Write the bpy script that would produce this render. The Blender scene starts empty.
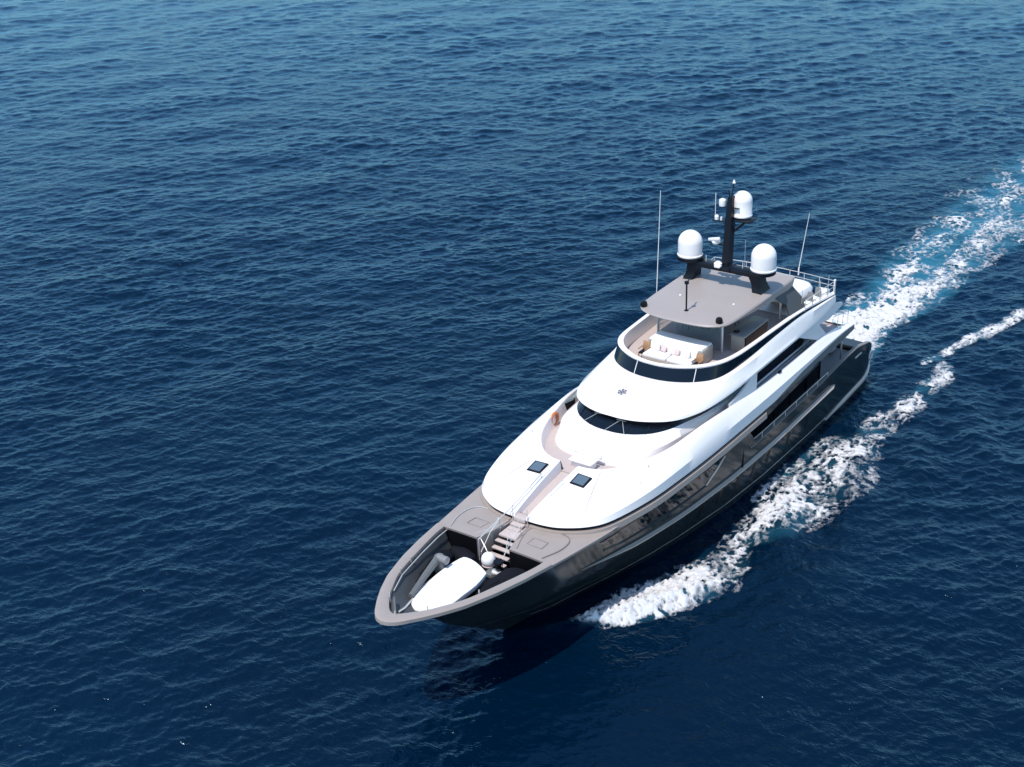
import bpy, bmesh, math, random
import numpy as np
from mathutils import Vector, Matrix
random.seed(4)
R = math.radians
scene = bpy.context.scene
COL = scene.collection

# ------------------------------------------------------------------ camera, sky, sun, exposure
# world frame = the yacht's own frame: +X bow, +Y port, Z up, water at z = 0
cam_d = bpy.data.cameras.new('camera'); cam = bpy.data.objects.new('camera', cam_d); COL.objects.link(cam)
F = 1365.45; PITCH = R(26.14); ROLL = R(-2.61); CH = 41.46; YAW = R(-126.76); TX, TY = 21.31, 86.19
def g2w(x, y, z):           # ground frame of the camera (x right, y ahead) to the yacht's frame
    return Vector((math.cos(YAW)*x + math.sin(YAW)*y, -math.sin(YAW)*x + math.cos(YAW)*y, z))
fw = g2w(0, math.cos(PITCH), -math.sin(PITCH)); u0 = g2w(0, math.sin(PITCH), math.cos(PITCH)); r0 = g2w(1, 0, 0)
rt = r0*math.cos(ROLL) + u0*math.sin(ROLL); up = -r0*math.sin(ROLL) + u0*math.cos(ROLL)
CP = g2w(-TX, -TY, CH)
cam.matrix_world = Matrix(((rt.x, up.x, -fw.x, CP.x), (rt.y, up.y, -fw.y, CP.y), (rt.z, up.z, -fw.z, CP.z), (0, 0, 0, 1)))
cam_d.sensor_width = 36; cam_d.lens = F/1024*36; cam_d.clip_start = 1; cam_d.clip_end = 30000
scene.camera = cam

SUN_EL, SUN_AZ = R(66), R(-5)          # azimuth from +X towards +Y
sd = Vector((math.cos(SUN_AZ)*math.cos(SUN_EL), math.sin(SUN_AZ)*math.cos(SUN_EL), math.sin(SUN_EL)))
world = bpy.data.worlds.new('World'); scene.world = world; world.use_nodes = True
wn = world.node_tree; bg = wn.nodes['Background']
sky = wn.nodes.new('ShaderNodeTexSky'); sky.sky_type = 'NISHITA'; sky.sun_disc = False
sky.sun_elevation = SUN_EL; sky.sun_rotation = math.pi/2 - SUN_AZ; sky.dust_density = .5; sky.ozone_density = 2.0; sky.air_density = 1.0
tint = wn.nodes.new('ShaderNodeMix'); tint.data_type = 'RGBA'; tint.blend_type = 'MULTIPLY'; tint.inputs[0].default_value = 1
tint.inputs['B'].default_value = (.86, 1.0, 1.04, 1)       # a cool, clear sea sky
wn.links.new(sky.outputs[0], tint.inputs['A']); wn.links.new(tint.outputs['Result'], bg.inputs[0]); bg.inputs[1].default_value = 0.15
sun_d = bpy.data.lights.new('sun', 'SUN'); sun = bpy.data.objects.new('sun', sun_d); COL.objects.link(sun)
sun_d.energy = 3.0; sun_d.angle = R(0.5); sun_d.color = (1, 0.94, 0.88)
sun.rotation_euler = sd.to_track_quat('Z', 'Y').to_euler(); sun.location = (60, 0, 80)
scene.view_settings.view_transform = 'Standard'; scene.view_settings.look = 'None'
scene.view_settings.exposure = 0.55; scene.view_settings.gamma = 1; scene.view_settings.use_curve_mapping = False

# ------------------------------------------------------------------ materials
def mat(name, col, rough=.5, metal=0, coat=0, spec=.5, var=0, scale=3, bump=0, bscale=40, wear=None):
    m = bpy.data.materials.new(name); m.use_nodes = True; nt = m.node_tree; b = nt.nodes['Principled BSDF']
    b.inputs['Base Color'].default_value = (*col, 1); b.inputs['Roughness'].default_value = rough
    b.inputs['Metallic'].default_value = metal; b.inputs['Coat Weight'].default_value = coat
    b.inputs['Coat Roughness'].default_value = .03; b.inputs['Specular IOR Level'].default_value = spec
    tc = nt.nodes.new('ShaderNodeTexCoord')
    if var:
        n = nt.nodes.new('ShaderNodeTexNoise'); n.inputs['Scale'].default_value = scale; n.inputs['Detail'].default_value = 6
        mx = nt.nodes.new('ShaderNodeMix'); mx.data_type = 'RGBA'
        mx.inputs['A'].default_value = (*[c*(1-var) for c in col], 1); mx.inputs['B'].default_value = (*[min(1, c*(1+var)) for c in col], 1)
        nt.links.new(tc.outputs['Object'], n.inputs['Vector']); nt.links.new(n.outputs[0], mx.inputs[0]); nt.links.new(mx.outputs['Result'], b.inputs['Base Color'])
        rr = nt.nodes.new('ShaderNodeMapRange'); rr.inputs['To Min'].default_value = rough*.8; rr.inputs['To Max'].default_value = min(1, rough*1.25)
        nt.links.new(n.outputs[0], rr.inputs[0]); nt.links.new(rr.outputs[0], b.inputs['Roughness'])
    if bump:
        n2 = nt.nodes.new('ShaderNodeTexNoise'); n2.inputs['Scale'].default_value = bscale; n2.inputs['Detail'].default_value = 3
        bp = nt.nodes.new('ShaderNodeBump'); bp.inputs['Strength'].default_value = bump; bp.inputs['Distance'].default_value = .02
        nt.links.new(tc.outputs['Object'], n2.inputs['Vector']); nt.links.new(n2.outputs[0], bp.inputs['Height']); nt.links.new(bp.outputs[0], b.inputs['Normal'])
    return m
M = dict(
    white=mat('white_gelcoat', (.82, .765, .735), .25, coat=.3, var=.03, scale=.7),
    white_matt=mat('white_canvas', (.8, .79, .78), .8, var=.04, scale=5, bump=.4, bscale=9),
    hull=mat('dark_hull_paint', (.016, .021, .023), .13, metal=0, coat=0, spec=.2, var=.1, scale=.5),
    taupe=mat('taupe_paint', (.31, .262, .232), .42, var=.08, scale=1.2, coat=.15),
    taupe_dark=mat('dark_taupe_paint', (.19, .17, .16), .5, var=.08, scale=2),  # deeper taupe for bulwark caps, main deck and seams
    top=mat('hardtop_paint', (.325, .285, .265), .45, var=.05, scale=.8, coat=.1),
    glass=mat('dark_tinted_glass', (.003, .007, .014), .04, spec=.32, var=.05),
    hullglass=mat('hull_window_glass', (.004, .006, .009), .03, spec=.22),
    well=mat('well_lining', (.05, .054, .058), .6, var=.15, scale=2),
    skyglass=mat('skylight_glass', (.09, .13, .16), .12, coat=.6, var=.05),  # reflected sky is put into the panes' bluish base colour
    black=mat('black_paint', (.004, .004, .006), .4, spec=.25, var=.1),
    cover=mat('black_canvas', (.004, .005, .009), .8, spec=.2, var=.3, scale=4, bump=.5, bscale=8),
    teak=mat('pale_teak', (.46, .385, .36), .7, var=.08, scale=4),
    steel=mat('polished_steel', (.66, .64, .6), .35, metal=.5, var=.05),
    rail=mat('rub_rail_metal', (.46, .38, .32), .35, metal=.1, var=.08, scale=2),
    gold=mat('bronze_trim', (.66, .50, .38), .35, metal=.1, var=.05),
    grey=mat('grey_laminate', (.2, .2, .2), .4, var=.08),
    beige=mat('beige_laminate', (.36, .32, .27), .5, var=.06),
    tan=mat('tan_leather', (.36, .2, .1), .6, var=.15),
    orange=mat('orange_plastic', (.55, .17, .06), .5, var=.1),
    pillow=mat('pillow_fabric', (.66, .6, .58), .85, var=.1, scale=8, bump=.3, bscale=20),
    pink=mat('blush_fabric', (.62, .48, .45), .85, var=.1),
    mast=mat('dark_mast_paint', (.004, .006, .011), .4, spec=.25, var=.1),
    bluegrey=mat('blue_grey_gear', (.12, .125, .125), .45, var=.15, scale=6),
    emblem=mat('grey_emblem', (.14, .14, .15), .4),
)
# see-through wind glass
mg = bpy.data.materials.new('clear_screen_glass'); mg.use_nodes = True; nt = mg.node_tree; b = nt.nodes['Principled BSDF']
b.inputs['Base Color'].default_value = (.20, .26, .28, 1); b.inputs['Roughness'].default_value = .03; b.inputs['Alpha'].default_value = .35
M['clear'] = mg

# ------------------------------------------------------------------ mesh helpers
class MB:
    def __init__(s): s.v = []; s.f = []
    def add(s, v, f):
        o = len(s.v); s.v += [tuple(p) for p in v]; s.f += [tuple(i+o for i in q) for q in f]; return s
    def loft(s, rows, closed=False, cap0=False, cap1=False):
        n = len(rows[0]); v = [p for r in rows for p in r]; f = []
        for i in range(len(rows)-1):
            for j in range(n if closed else n-1):
                k = (j+1) % n
                f.append((i*n+j, i*n+k, (i+1)*n+k, (i+1)*n+j))
        if cap0: f.append(tuple(range(n))[::-1])
        if cap1: f.append(tuple((len(rows)-1)*n+j for j in range(n)))
        return s.add(v, f)
    def box(s, c, d, rz=0, ry=0, rx=0, bev=0):
        bm = bmesh.new(); bmesh.ops.create_cube(bm, size=1)
        bmesh.ops.scale(bm, vec=d, verts=bm.verts)
        if bev: bmesh.ops.bevel(bm, geom=bm.edges[:], offset=bev, segments=2, affect='EDGES', profile=.5)
        m = Matrix.Translation(c) @ Matrix.Rotation(rz, 4, 'Z') @ Matrix.Rotation(ry, 4, 'Y') @ Matrix.Rotation(rx, 4, 'X')
        bm.transform(m); bm.verts.index_update()
        s.add([v.co[:] for v in bm.verts], [[v.index for v in f.verts] for f in bm.faces]); bm.free(); return s
    def tube(s, path, r, n=8, r2=None):
        path = [Vector(p) for p in path]; rows = []
        for i, p in enumerate(path):
            t = (path[min(i+1, len(path)-1)] - path[max(i-1, 0)]).normalized()
            a = t.cross(Vector((0, 0, 1)));  a = a.normalized() if a.length > 1e-3 else Vector((1, 0, 0))
            b_ = t.cross(a).normalized(); rr = r if r2 is None else r + (r2-r)*i/(len(path)-1)
            rows.append([p + a*math.cos(2*math.pi*k/n)*rr + b_*math.sin(2*math.pi*k/n)*rr for k in range(n)])
        return s.loft(rows, True, True, True)
    def lathe(s, prof, c, n=24, axis='Z'):
        rows = []
        for r, z in prof:
            ring = []
            for k in range(n):
                a = 2*math.pi*k/n
                p = (r*math.cos(a), r*math.sin(a), z)
                if axis == 'Y': p = (p[0], p[2], p[1])
                if axis == 'X': p = (p[2], p[0], p[1])
                ring.append((c[0]+p[0], c[1]+p[1], c[2]+p[2]))
            rows.append(ring)
        return s.loft(rows, True, True, True)
    def prism(s, pts, z0, z1, bev=0):
        bm = bmesh.new(); vs = [bm.verts.new((p[0], p[1], z0)) for p in pts]; f = bm.faces.new(vs)
        r = bmesh.ops.extrude_face_region(bm, geom=[f]); bmesh.ops.translate(bm, vec=(0, 0, z1-z0), verts=[e for e in r['geom'] if isinstance(e, bmesh.types.BMVert)])
        bmesh.ops.recalc_face_normals(bm, faces=bm.faces)
        if bev:
            es = [e for e in bm.edges if all(v.co.z > max(z0, z1)-1e-4 for v in e.verts)]
            bmesh.ops.bevel(bm, geom=es, offset=bev, segments=3, affect='EDGES', profile=.5)
        bm.verts.index_update()
        s.add([v.co[:] for v in bm.verts], [[v.index for v in f.verts] for f in bm.faces]); bm.free(); return s
    def build(s, name, m, parent=None, ang=38, fix=True):
        me = bpy.data.meshes.new(name); me.from_pydata(s.v, [], s.f); me.update()
        bm = bmesh.new(); bm.from_mesh(me); bmesh.ops.remove_doubles(bm, verts=bm.verts, dist=1e-4)
        if fix: bmesh.ops.recalc_face_normals(bm, faces=bm.faces)
        bm.to_mesh(me); bm.free()
        for p in me.polygons: p.use_smooth = True
        me.set_sharp_from_angle(angle=R(ang))
        me.materials.append(M[m] if isinstance(m, str) else m)
        o = bpy.data.objects.new(name, me); COL.objects.link(o); o.parent = parent
        if parent and parent.type == 'EMPTY':
            o.matrix_parent_inverse = parent.matrix_basis.inverted()
        return o
def tag(o, label=None, cat=None, group=None, kind=None):
    if label: o['label'] = label
    if cat: o['category'] = cat
    if group: o['group'] = group
    if kind: o['kind'] = kind
    return o
def empty(name, loc, label, cat, group=None):
    o = bpy.data.objects.new(name, None); COL.objects.link(o); o.location = loc; o.empty_display_size = .3
    bpy.context.view_layer.update()
    return tag(o, label, cat, group)
def cr(c, m=6):             # Catmull-Rom through control points
    c = [Vector(p) for p in c]; o = []
    for i in range(len(c)-1):
        a = c[i-1] if i else c[0]*2-c[1]; d = c[i+2] if i+2 < len(c) else c[-1]*2-c[-2]
        b_, e = c[i], c[i+1]
        for k in range(m):
            t = k/m
            o.append(.5*((2*b_)+(e-a)*t+(2*a-5*b_+4*e-d)*t*t+(3*b_-a-3*e+d)*t**3))
    o.append(c[-1]); return o
def it(x, t): return float(np.interp(x, [p[0] for p in t], [p[1] for p in t]))
def mir(ring): return [Vector((p[0], -p[1], p[2])) for p in ring]
def full(half):             # half starts on the centreline: starboard aft ... centre ... port aft
    h = [Vector(p) for p in half]; return mir(h)[::-1] + h[1:]

# ------------------------------------------------------------------ sea: one sheet to the horizon
rng = np.random.default_rng(11)
NW = 150
lam = np.exp(rng.uniform(np.log(.36), np.log(4.6), NW)); kk = 2*np.pi/lam
wdir = math.atan2(fw.y, fw.x) + R(8) + np.clip(rng.normal(0, .75, NW), -1.7, 1.7)
kx, ky = kk*np.cos(wdir), kk*np.sin(wdir); ph = rng.uniform(0, 2*np.pi, NW)
slope = .155*math.sqrt(2/NW)*np.where(lam < 1.3, 1.15, np.where(lam < 2.2, .95, .62)); lam[:10] = rng.uniform(6, 14, 10); kk = 2*np.pi/lam; kx, ky = kk*np.cos(wdir), kk*np.sin(wdir); slope[:10] = .013; amp = slope/kk
def fade(z, a, b_): return np.clip((z-a)/(b_-a), 0, 1)
def perlin(x, y, seed=0):
    xi = np.floor(x).astype(np.int64); yi = np.floor(y).astype(np.int64); fx = x-xi; fy = y-yi
    def g(ix, iy, dx, dy):
        h = (ix*374761393 + iy*668265263 + seed*974711) & 0xffffffff; h = ((h ^ (h >> 13))*1274126177) & 0xffffffff; h = h ^ (h >> 16)
        a = (h & 1023)/1024*2*np.pi; return np.cos(a)*dx + np.sin(a)*dy
    u = fx*fx*fx*(fx*(fx*6-15)+10); v = fy*fy*fy*(fy*(fy*6-15)+10)
    a = g(xi, yi, fx, fy); b_ = g(xi+1, yi, fx-1, fy); c = g(xi, yi+1, fx, fy-1); d = g(xi+1, yi+1, fx-1, fy-1)
    return ((a*(1-u)+b_*u)*(1-v)+(c*(1-u)+d*u)*v)*1.5
def fbm(x, y, o=5, seed=0, gain=.55):
    s = 0; a = 1; t = 0
    for i in range(o): s = s+a*perlin(x*2**i+i*7.3, y*2**i-i*3.1, seed+i); t += a; a *= gain
    return s/t
# foam strokes: centreline points with half-width and strength, metres
strokes = [
    ([(36.3, 1.75, .3, .42), (35.4, 2.3, .35, .6), (34.4, 3.0, .7, 1.2), (33, 4.0, 1.25, 1.5), (31.2, 4.9, 1.55, 1.5), (29.5, 5.7, 1.8, 1.35), (27.8, 6.2, 2.0, 1.0), (26, 6.2, 1.9, .8), (24.6, 6.0, 1.5, .7)], 1),
    ([(25, 5.6, 1.1, .5), (23.2, 6.0, 1.4, .68), (21.4, 6.8, 2.1, .84), (19, 7.1, 2.4, .86), (16.5, 7.3, 2.5, .86), (13.8, 7.5, 2.5, .84), (11.2, 7.6, 2.2, .8), (9.5, 7.4, 1.5, .7)], 0),
    ([(20, 4.9, .3, .55), (17, 5.0, .5, .8), (14.5, 5.15, .6, .9), (11.5, 5.4, .6, .8), (9.5, 6, .6, .6)], 0),
    ([(11, 7.4, 1.2, .75), (8, 7.5, 1.2, .82), (5, 7.9, 1.25, .82), (2, 8.3, 1.1, .8), (-1, 8.5, 1.0, .72), (-3.4, 8.0, .7, .55)], 0),
    ([(-3, 6.6, .4, .45), (-7, 7.7, .6, .78), (-11, 8.8, .75, .85), (-15, 9.9, .8, .8), (-22, 12, 1, .7), (-32, 15, 1.2, .6)], 0),
    ([(.6, 0, 3.6, 1.3), (-4, 0, 2.9, 1.3), (-8, .2, 2.4, 1.25), (-12, .8, 2.9, .92), (-17, .8, 3.6, .78), (-21, .6, 4.0, .72), (-25, .4, 4.4, .66), (-30, 1, 5.0, .66), (-36, 1.6, 5.6, .62), (-44, 2.4, 6.2, .58), (-55, 3, 6.5, .55), (-75, 5, 8, .4)], 0),
    ([(35.4, -2.3, .25, .5), (33, -4.0, 1.25, 1.5), (29.5, -5.7, 1.8, 1.3), (25, -6.2, 1.6, .9), (19, -6.9, 1.8, .95), (13, -7.4, 1.8, .8), (5, -7.9, 1.1, .6)], 0),
]
def density(X, Y):
    D = np.zeros_like(X); TAU = np.zeros_like(X)
    for pts, _ in strokes:
        P = cr([(p[0], p[1], 0) for p in pts], 5); W = cr([(p[2], p[3], 0) for p in pts], 5)
        best = np.full_like(X, 0.)
        x0, x1 = min(p.x for p in P)-6, max(p.x for p in P)+6; y0, y1 = min(p.y for p in P)-8, max(p.y for p in P)+8
        msk = (X > x0) & (X < x1) & (Y > y0) & (Y < y1); xs, ys = X[msk], Y[msk]; bs = np.zeros_like(xs)
        for i in range(len(P)-1):
            a, c = P[i], P[i+1]; dx, dy = c.x-a.x, c.y-a.y
            t = np.clip(((xs-a.x)*dx+(ys-a.y)*dy)/(dx*dx+dy*dy), 0, 1)
            d = np.hypot(xs-a.x-t*dx, ys-a.y-t*dy); w = W[i].x+(W[i+1].x-W[i].x)*t; s_ = W[i].y+(W[i+1].y-W[i].y)*t
            bs = np.maximum(bs, s_*np.clip(1.35-(d/w)**2*.95, 0, 1.2))
        best[msk] = bs; D = np.maximum(D, best)
    return D
def bowridge(X, Y):         # the curl of water the bow pushes aside, both sides, and the trough behind
    s = np.clip((36.5-X)/10, 0, 2.2); yc = 1.3+6.9*np.clip(s, 0, 1)**.8+.8*np.clip(s-1, 0, 2)
    a = .55*np.exp(-((s-.45)/.45)**2)
    return a*fade(37.2-X, 0, 1.8)*np.exp(-((np.abs(Y)-yc)/.75)**2) - .18*np.exp(-((X-20)/9)**2)*np.exp(-((np.abs(Y)-5)/1.2)**2)
def kelvin(X, Y):           # long diverging waves spreading from the bow and stern
    ay = np.abs(Y); g_ = 0
    for x0, a in ((34, .2), (4, .16)):
        s = x0-X; c = .36*s+2.5
        g_ = g_+a*np.exp(-((ay-c)/(1.4+.05*np.clip(s, 0, 80)))**2)*np.cos((ay*.85+s*.42)*1.6)*fade(s, 2, 12)*np.exp(-np.clip(s, 0, 200)/70)
    return g_
def waves(X, Y, spacing):   # trochoidal chop: points are drawn together at the crests
    Xf = X.astype(np.float32); Yf = Y.astype(np.float32); Z = np.zeros_like(Xf); DX = np.zeros_like(Xf); DY = np.zeros_like(Xf)
    G = (1+.7*fbm(X/30, Y/18, 4, 5)+.5*fbm(X/95, Y/60, 2, 77)).astype(np.float32)          # gusts
    for i in range(NW):
        att = np.clip((lam[i]/spacing-2.2)/2, 0, 1).astype(np.float32)
        if att.max() <= 0: continue
        p = Xf*np.float32(kx[i])+Yf*np.float32(ky[i])+np.float32(ph[i]); a_ = np.float32(amp[i])*att*G; sn = np.sin(p)
        Z += a_*np.cos(p); DX -= a_*np.float32(0.85*kx[i]/kk[i])*sn; DY -= a_*np.float32(0.85*ky[i]/kk[i])*sn
    return X+DX, Y+DY, Z+bowridge(X, Y)+kelvin(X, Y)
th0 = math.atan2(fw.y, fw.x)
dense = np.linspace(-R(31), R(31), 1150); side = np.concatenate([np.linspace(R(31), math.pi, 260)[1:]])
TH = np.concatenate([-side[::-1], dense, side]) + th0
rr = [2., 14, 24, 30]
while rr[-1] < 9000: rr.append(rr[-1] + max(.11, rr[-1]**2*(1.15e-5 if rr[-1] < 330 else 1.6e-4)))
RR = np.array(rr); T2, R2 = np.meshgrid(TH, RR)
SX = CP.x+R2*np.cos(T2); SY = CP.y+R2*np.sin(T2)
dth = np.gradient(TH)[None, :]; sp = np.maximum(R2*dth, np.gradient(RR)[:, None]*.8)
nr, nc = SX.shape
DEN = density(SX, SY); DEN = np.where(SX < 1.5, DEN*np.clip(1.75-np.abs(SY-1)/7, .3, 1.35), DEN*.5)
SX, SY, SZ = waves(SX, SY, sp)
def grid_mesh(name, X, Y, Z, keep=None):
    nr, nc = X.shape; co = np.stack([X, Y, Z], -1).reshape(-1, 3).astype(np.float32)
    idx = np.arange(nr*nc).reshape(nr, nc)
    q = np.stack([idx[:-1, :-1], idx[1:, :-1], idx[1:, 1:], idx[:-1, 1:]], -1)
    q = q.reshape(-1, 4) if keep is None else q[keep]
    if keep is not None:
        used = np.unique(q); mp = np.full(nr*nc, -1); mp[used] = np.arange(len(used)); q = mp[q]; co = co[used]
    else: used = np.arange(nr*nc)
    me = bpy.data.meshes.new(name); me.vertices.add(len(co)); me.vertices.foreach_set('co', co.ravel())
    me.loops.add(q.size); me.loops.foreach_set('vertex_index', q.ravel().astype(np.int32))
    me.polygons.add(len(q)); me.polygons.foreach_set('loop_start', (np.arange(len(q))*4).astype(np.int32))
    me.polygons.foreach_set('use_smooth', np.ones(len(q), bool)); me.update(calc_edges=True); me.validate()
    return me, used
sea_me, _ = grid_mesh('sea', SX, SY, SZ)
at = sea_me.attributes.new('foam', 'FLOAT', 'POINT'); at.data.foreach_set('value', DEN.ravel().astype(np.float32))
sea = bpy.data.objects.new('sea', sea_me); COL.objects.link(sea); tag(sea, kind='structure')
if sea_me.polygons[10].normal.z < 0: sea_me.flip_normals()

def water_material():
    m = bpy.data.materials.new('sea_water'); m.use_nodes = True; nt = m.node_tree; N = nt.nodes; L = nt.links
    N.remove(N['Principled BSDF']); tc = N.new('ShaderNodeTexCoord')
    body = N.new('ShaderNodeBsdfDiffuse'); gl = N.new('ShaderNodeBsdfGlossy'); fr = N.new('ShaderNodeFresnel'); ms = N.new('ShaderNodeMixShader')
    gl.inputs['Roughness'].default_value = .15; gl.inputs['Color'].default_value = (.57, .85, 1, 1); fr.inputs['IOR'].default_value = 1.333
    L.new(fr.outputs[0], ms.inputs[0]); L.new(body.outputs[0], ms.inputs[1]); L.new(gl.outputs[0], ms.inputs[2]); L.new(ms.outputs[0], N['Material Output'].inputs[0])
    def mapping(rz, sc):
        mp = N.new('ShaderNodeMapping'); mp.inputs['Rotation'].default_value = (0, 0, rz); mp.inputs['Scale'].default_value = sc
        L.new(tc.outputs['Object'], mp.inputs[0]); return mp
    rot = -th0
    h = None
    for i, (s, w, asp, dr, dist) in enumerate(((1.9, .050, .5, .35, .6), (4.2, .024, .55, -.4, .6), (9.0, .006, .7, .1, 0))):
        mp = mapping(rot+dr, (1, asp, 1)); n = N.new('ShaderNodeTexNoise'); n.inputs['Scale'].default_value = s; n.inputs['Detail'].default_value = 2.5
        n.inputs['Distortion'].default_value = dist
        L.new(mp.outputs[0], n.inputs['Vector'])
        # ridged, so that the small waves have crests
        a = N.new('ShaderNodeMath'); a.operation = 'SUBTRACT'; a.inputs[1].default_value = .5; L.new(n.outputs[0], a.inputs[0])
        c = N.new('ShaderNodeMath'); c.operation = 'ABSOLUTE'; L.new(a.outputs[0], c.inputs[0])
        d = N.new('ShaderNodeMath'); d.operation = 'MULTIPLY'; d.inputs[1].default_value = -w*2.0; L.new(c.outputs[0], d.inputs[0])
        if h is None: h = d
        else:
            e = N.new('ShaderNodeMath'); e.operation = 'ADD'; L.new(h.outputs[0], e.inputs[0]); L.new(d.outputs[0], e.inputs[1]); h = e
    bp = N.new('ShaderNodeBump'); bp.inputs['Strength'].default_value = 1; bp.inputs['Distance'].default_value = 1.0
    L.new(h.outputs[0], bp.inputs['Height']); [L.new(bp.outputs[0], q.inputs['Normal']) for q in (body, gl, fr)]
    # deep blue, turquoise where the wake has mixed air into it
    at = N.new('ShaderNodeAttribute'); at.attribute_name = 'foam'
    n = N.new('ShaderNodeTexNoise'); n.inputs['Scale'].default_value = .45; n.inputs['Detail'].default_value = 5; L.new(tc.outputs['Object'], n.inputs['Vector'])
    mu = N.new('ShaderNodeMath'); mu.operation = 'MULTIPLY'; L.new(at.outputs['Fac'], mu.inputs[0]); L.new(n.outputs[0], mu.inputs[1])
    mr = N.new('ShaderNodeMapRange'); mr.inputs['From Min'].default_value = .14; mr.inputs['From Max'].default_value = .62; L.new(mu.outputs[0], mr.inputs[0])
    n3 = N.new('ShaderNodeTexNoise'); n3.inputs['Scale'].default_value = .05; n3.inputs['Detail'].default_value = 3; L.new(tc.outputs['Object'], n3.inputs['Vector'])
    deep = N.new('ShaderNodeMix'); deep.data_type = 'RGBA'; deep.inputs['A'].default_value = (0, .0036, .0125, 1); deep.inputs['B'].default_value = (0, .0098, .0275, 1)
    L.new(n3.outputs[0], deep.inputs[0])
    mx = N.new('ShaderNodeMix'); mx.data_type = 'RGBA'; mx.inputs['B'].default_value = (.018, .115, .17, 1)
    L.new(mr.outputs[0], mx.inputs[0]); L.new(deep.outputs['Result'], mx.inputs['A']); L.new(mx.outputs['Result'], body.inputs['Color'])
    return m
M['water'] = water_material(); sea_me.materials.append(M['water'])

# foam: broken sheets and clots of white water lying on the sea
def foam_material():
    m = bpy.data.materials.new('white_foam'); m.use_nodes = True; nt = m.node_tree; N = nt.nodes; L = nt.links; b = N['Principled BSDF']
    b.inputs['Base Color'].default_value = (.60, .60, .61, 1); b.inputs['Roughness'].default_value = .9
    tc = N.new('ShaderNodeTexCoord'); at = N.new('ShaderNodeAttribute'); at.attribute_name = 'thick'
    n = N.new('ShaderNodeTexNoise'); n.inputs['Scale'].default_value = 3.2; n.inputs['Detail'].default_value = 8; n.inputs['Roughness'].default_value = .65; n.inputs['Distortion'].default_value = .6
    L.new(tc.outputs['Object'], n.inputs['Vector'])
    sc_ = N.new('ShaderNodeMapRange'); sc_.inputs['From Min'].default_value = .25; sc_.inputs['From Max'].default_value = .75; sc_.inputs['To Min'].default_value = .35; sc_.inputs['To Max'].default_value = 1.65; sc_.clamp = False
    ad = N.new('ShaderNodeMath'); ad.operation = 'MULTIPLY'; L.new(n.outputs[0], sc_.inputs[0]); L.new(at.outputs['Fac'], ad.inputs[0]); L.new(sc_.outputs[0], ad.inputs[1])
    mr = N.new('ShaderNodeMapRange'); mr.inputs['From Min'].default_value = .03; mr.inputs['From Max'].default_value = .72; L.new(ad.outputs[0], mr.inputs[0])
    L.new(mr.outputs[0], b.inputs['Alpha'])
    bp = N.new('ShaderNodeBump'); bp.inputs['Strength'].default_value = .8; bp.inputs['Distance'].default_value = .12
    L.new(n.outputs[0], bp.inputs['Height']); L.new(bp.outputs[0], b.inputs['Normal'])
    return m
M['foam'] = foam_material()
def foam_sheet(name, label, x0, x1, y0, y1, st, seed):
    xs = np.arange(x0, x1, st); ys = np.arange(y0, y1, st); X, Y = np.meshgrid(xs, ys, indexing='ij')
    D = density(X, Y)
    wx = fbm(X/2.2, Y/2.2, 3, seed+40)*.9; wy = fbm(X/2.2+9, Y/2.2, 3, seed+50)*.9
    n1 = fbm((X+wx)/3.4, (Y+wy)/1.8, 4, seed, .55)                        # patches
    n2 = np.abs(fbm((X+wx)/1.5+wy, (Y+wy)/.85, 4, seed+20, .6))           # strands with open cells
    n3 = np.abs(fbm((X+wx)/.7, (Y+wy)/.5, 3, seed+60, .6))
    n4 = fbm(X/.42, Y/.34, 4, seed+33, .7)
    cloud = np.clip(D*1.0+n1*1.25-.42, 0, 1.1)
    strand = np.clip(1-n2*4.2, 0, 1)**1.5*.75+np.clip(1-n3*3.6, 0, 1)**1.3*.5
    solid = np.clip((D+n1*.5-.98)/.35, 0, 1)
    val = cloud*(.05+strand*1.05+n4*1.25)+solid*(.42+n4*.5)-.04
    inhull = np.abs(Y) < np.interp(X, [0, 10, 20, 27, 31, 34, 36.5], [4.3, 4.45, 4.1, 3., 2.0, 1.0, 0])
    inhull &= (X > .2) & (X < 36.5)
    ok = (val > 0) & (D > .08) & ~inhull
    keep = ok[:-1, :-1] & ok[1:, :-1] & ok[1:, 1:] & ok[:-1, 1:]
    GX, GY, Z = waves(X, Y, np.full(X.shape, .2)); Z = Z + .035 + np.clip(val-.1, 0, 1)*(.10+.28*np.clip(n4+.3, 0, 1)*np.clip(D-.6, 0, 1))
    me, used = grid_mesh(name, GX, GY, Z, keep)
    a = me.attributes.new('thick', 'FLOAT', 'POINT'); a.data.foreach_set('value', np.clip(val, 0, 1).ravel()[used].astype(np.float32))
    if me.polygons[10].normal.z < 0: me.flip_normals()
    me.materials.append(M['foam']); o = bpy.data.objects.new(name, me); COL.objects.link(o)
    return tag(o, label, 'foam', kind='stuff')
foam_sheet('bow_wave_foam', 'white churned foam thrown aside along the hull', -35, 36.5, 1.2, 18, .075, 3)
foam_sheet('bow_wave_foam', 'foam on the far starboard side of the yacht', -5, 36.5, -12, -1.2, .15, 8)
foam_sheet('stern_wake_foam', 'white and turquoise wash trailing behind the stern', -80, .6, -10, 11, .1, 5)

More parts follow.
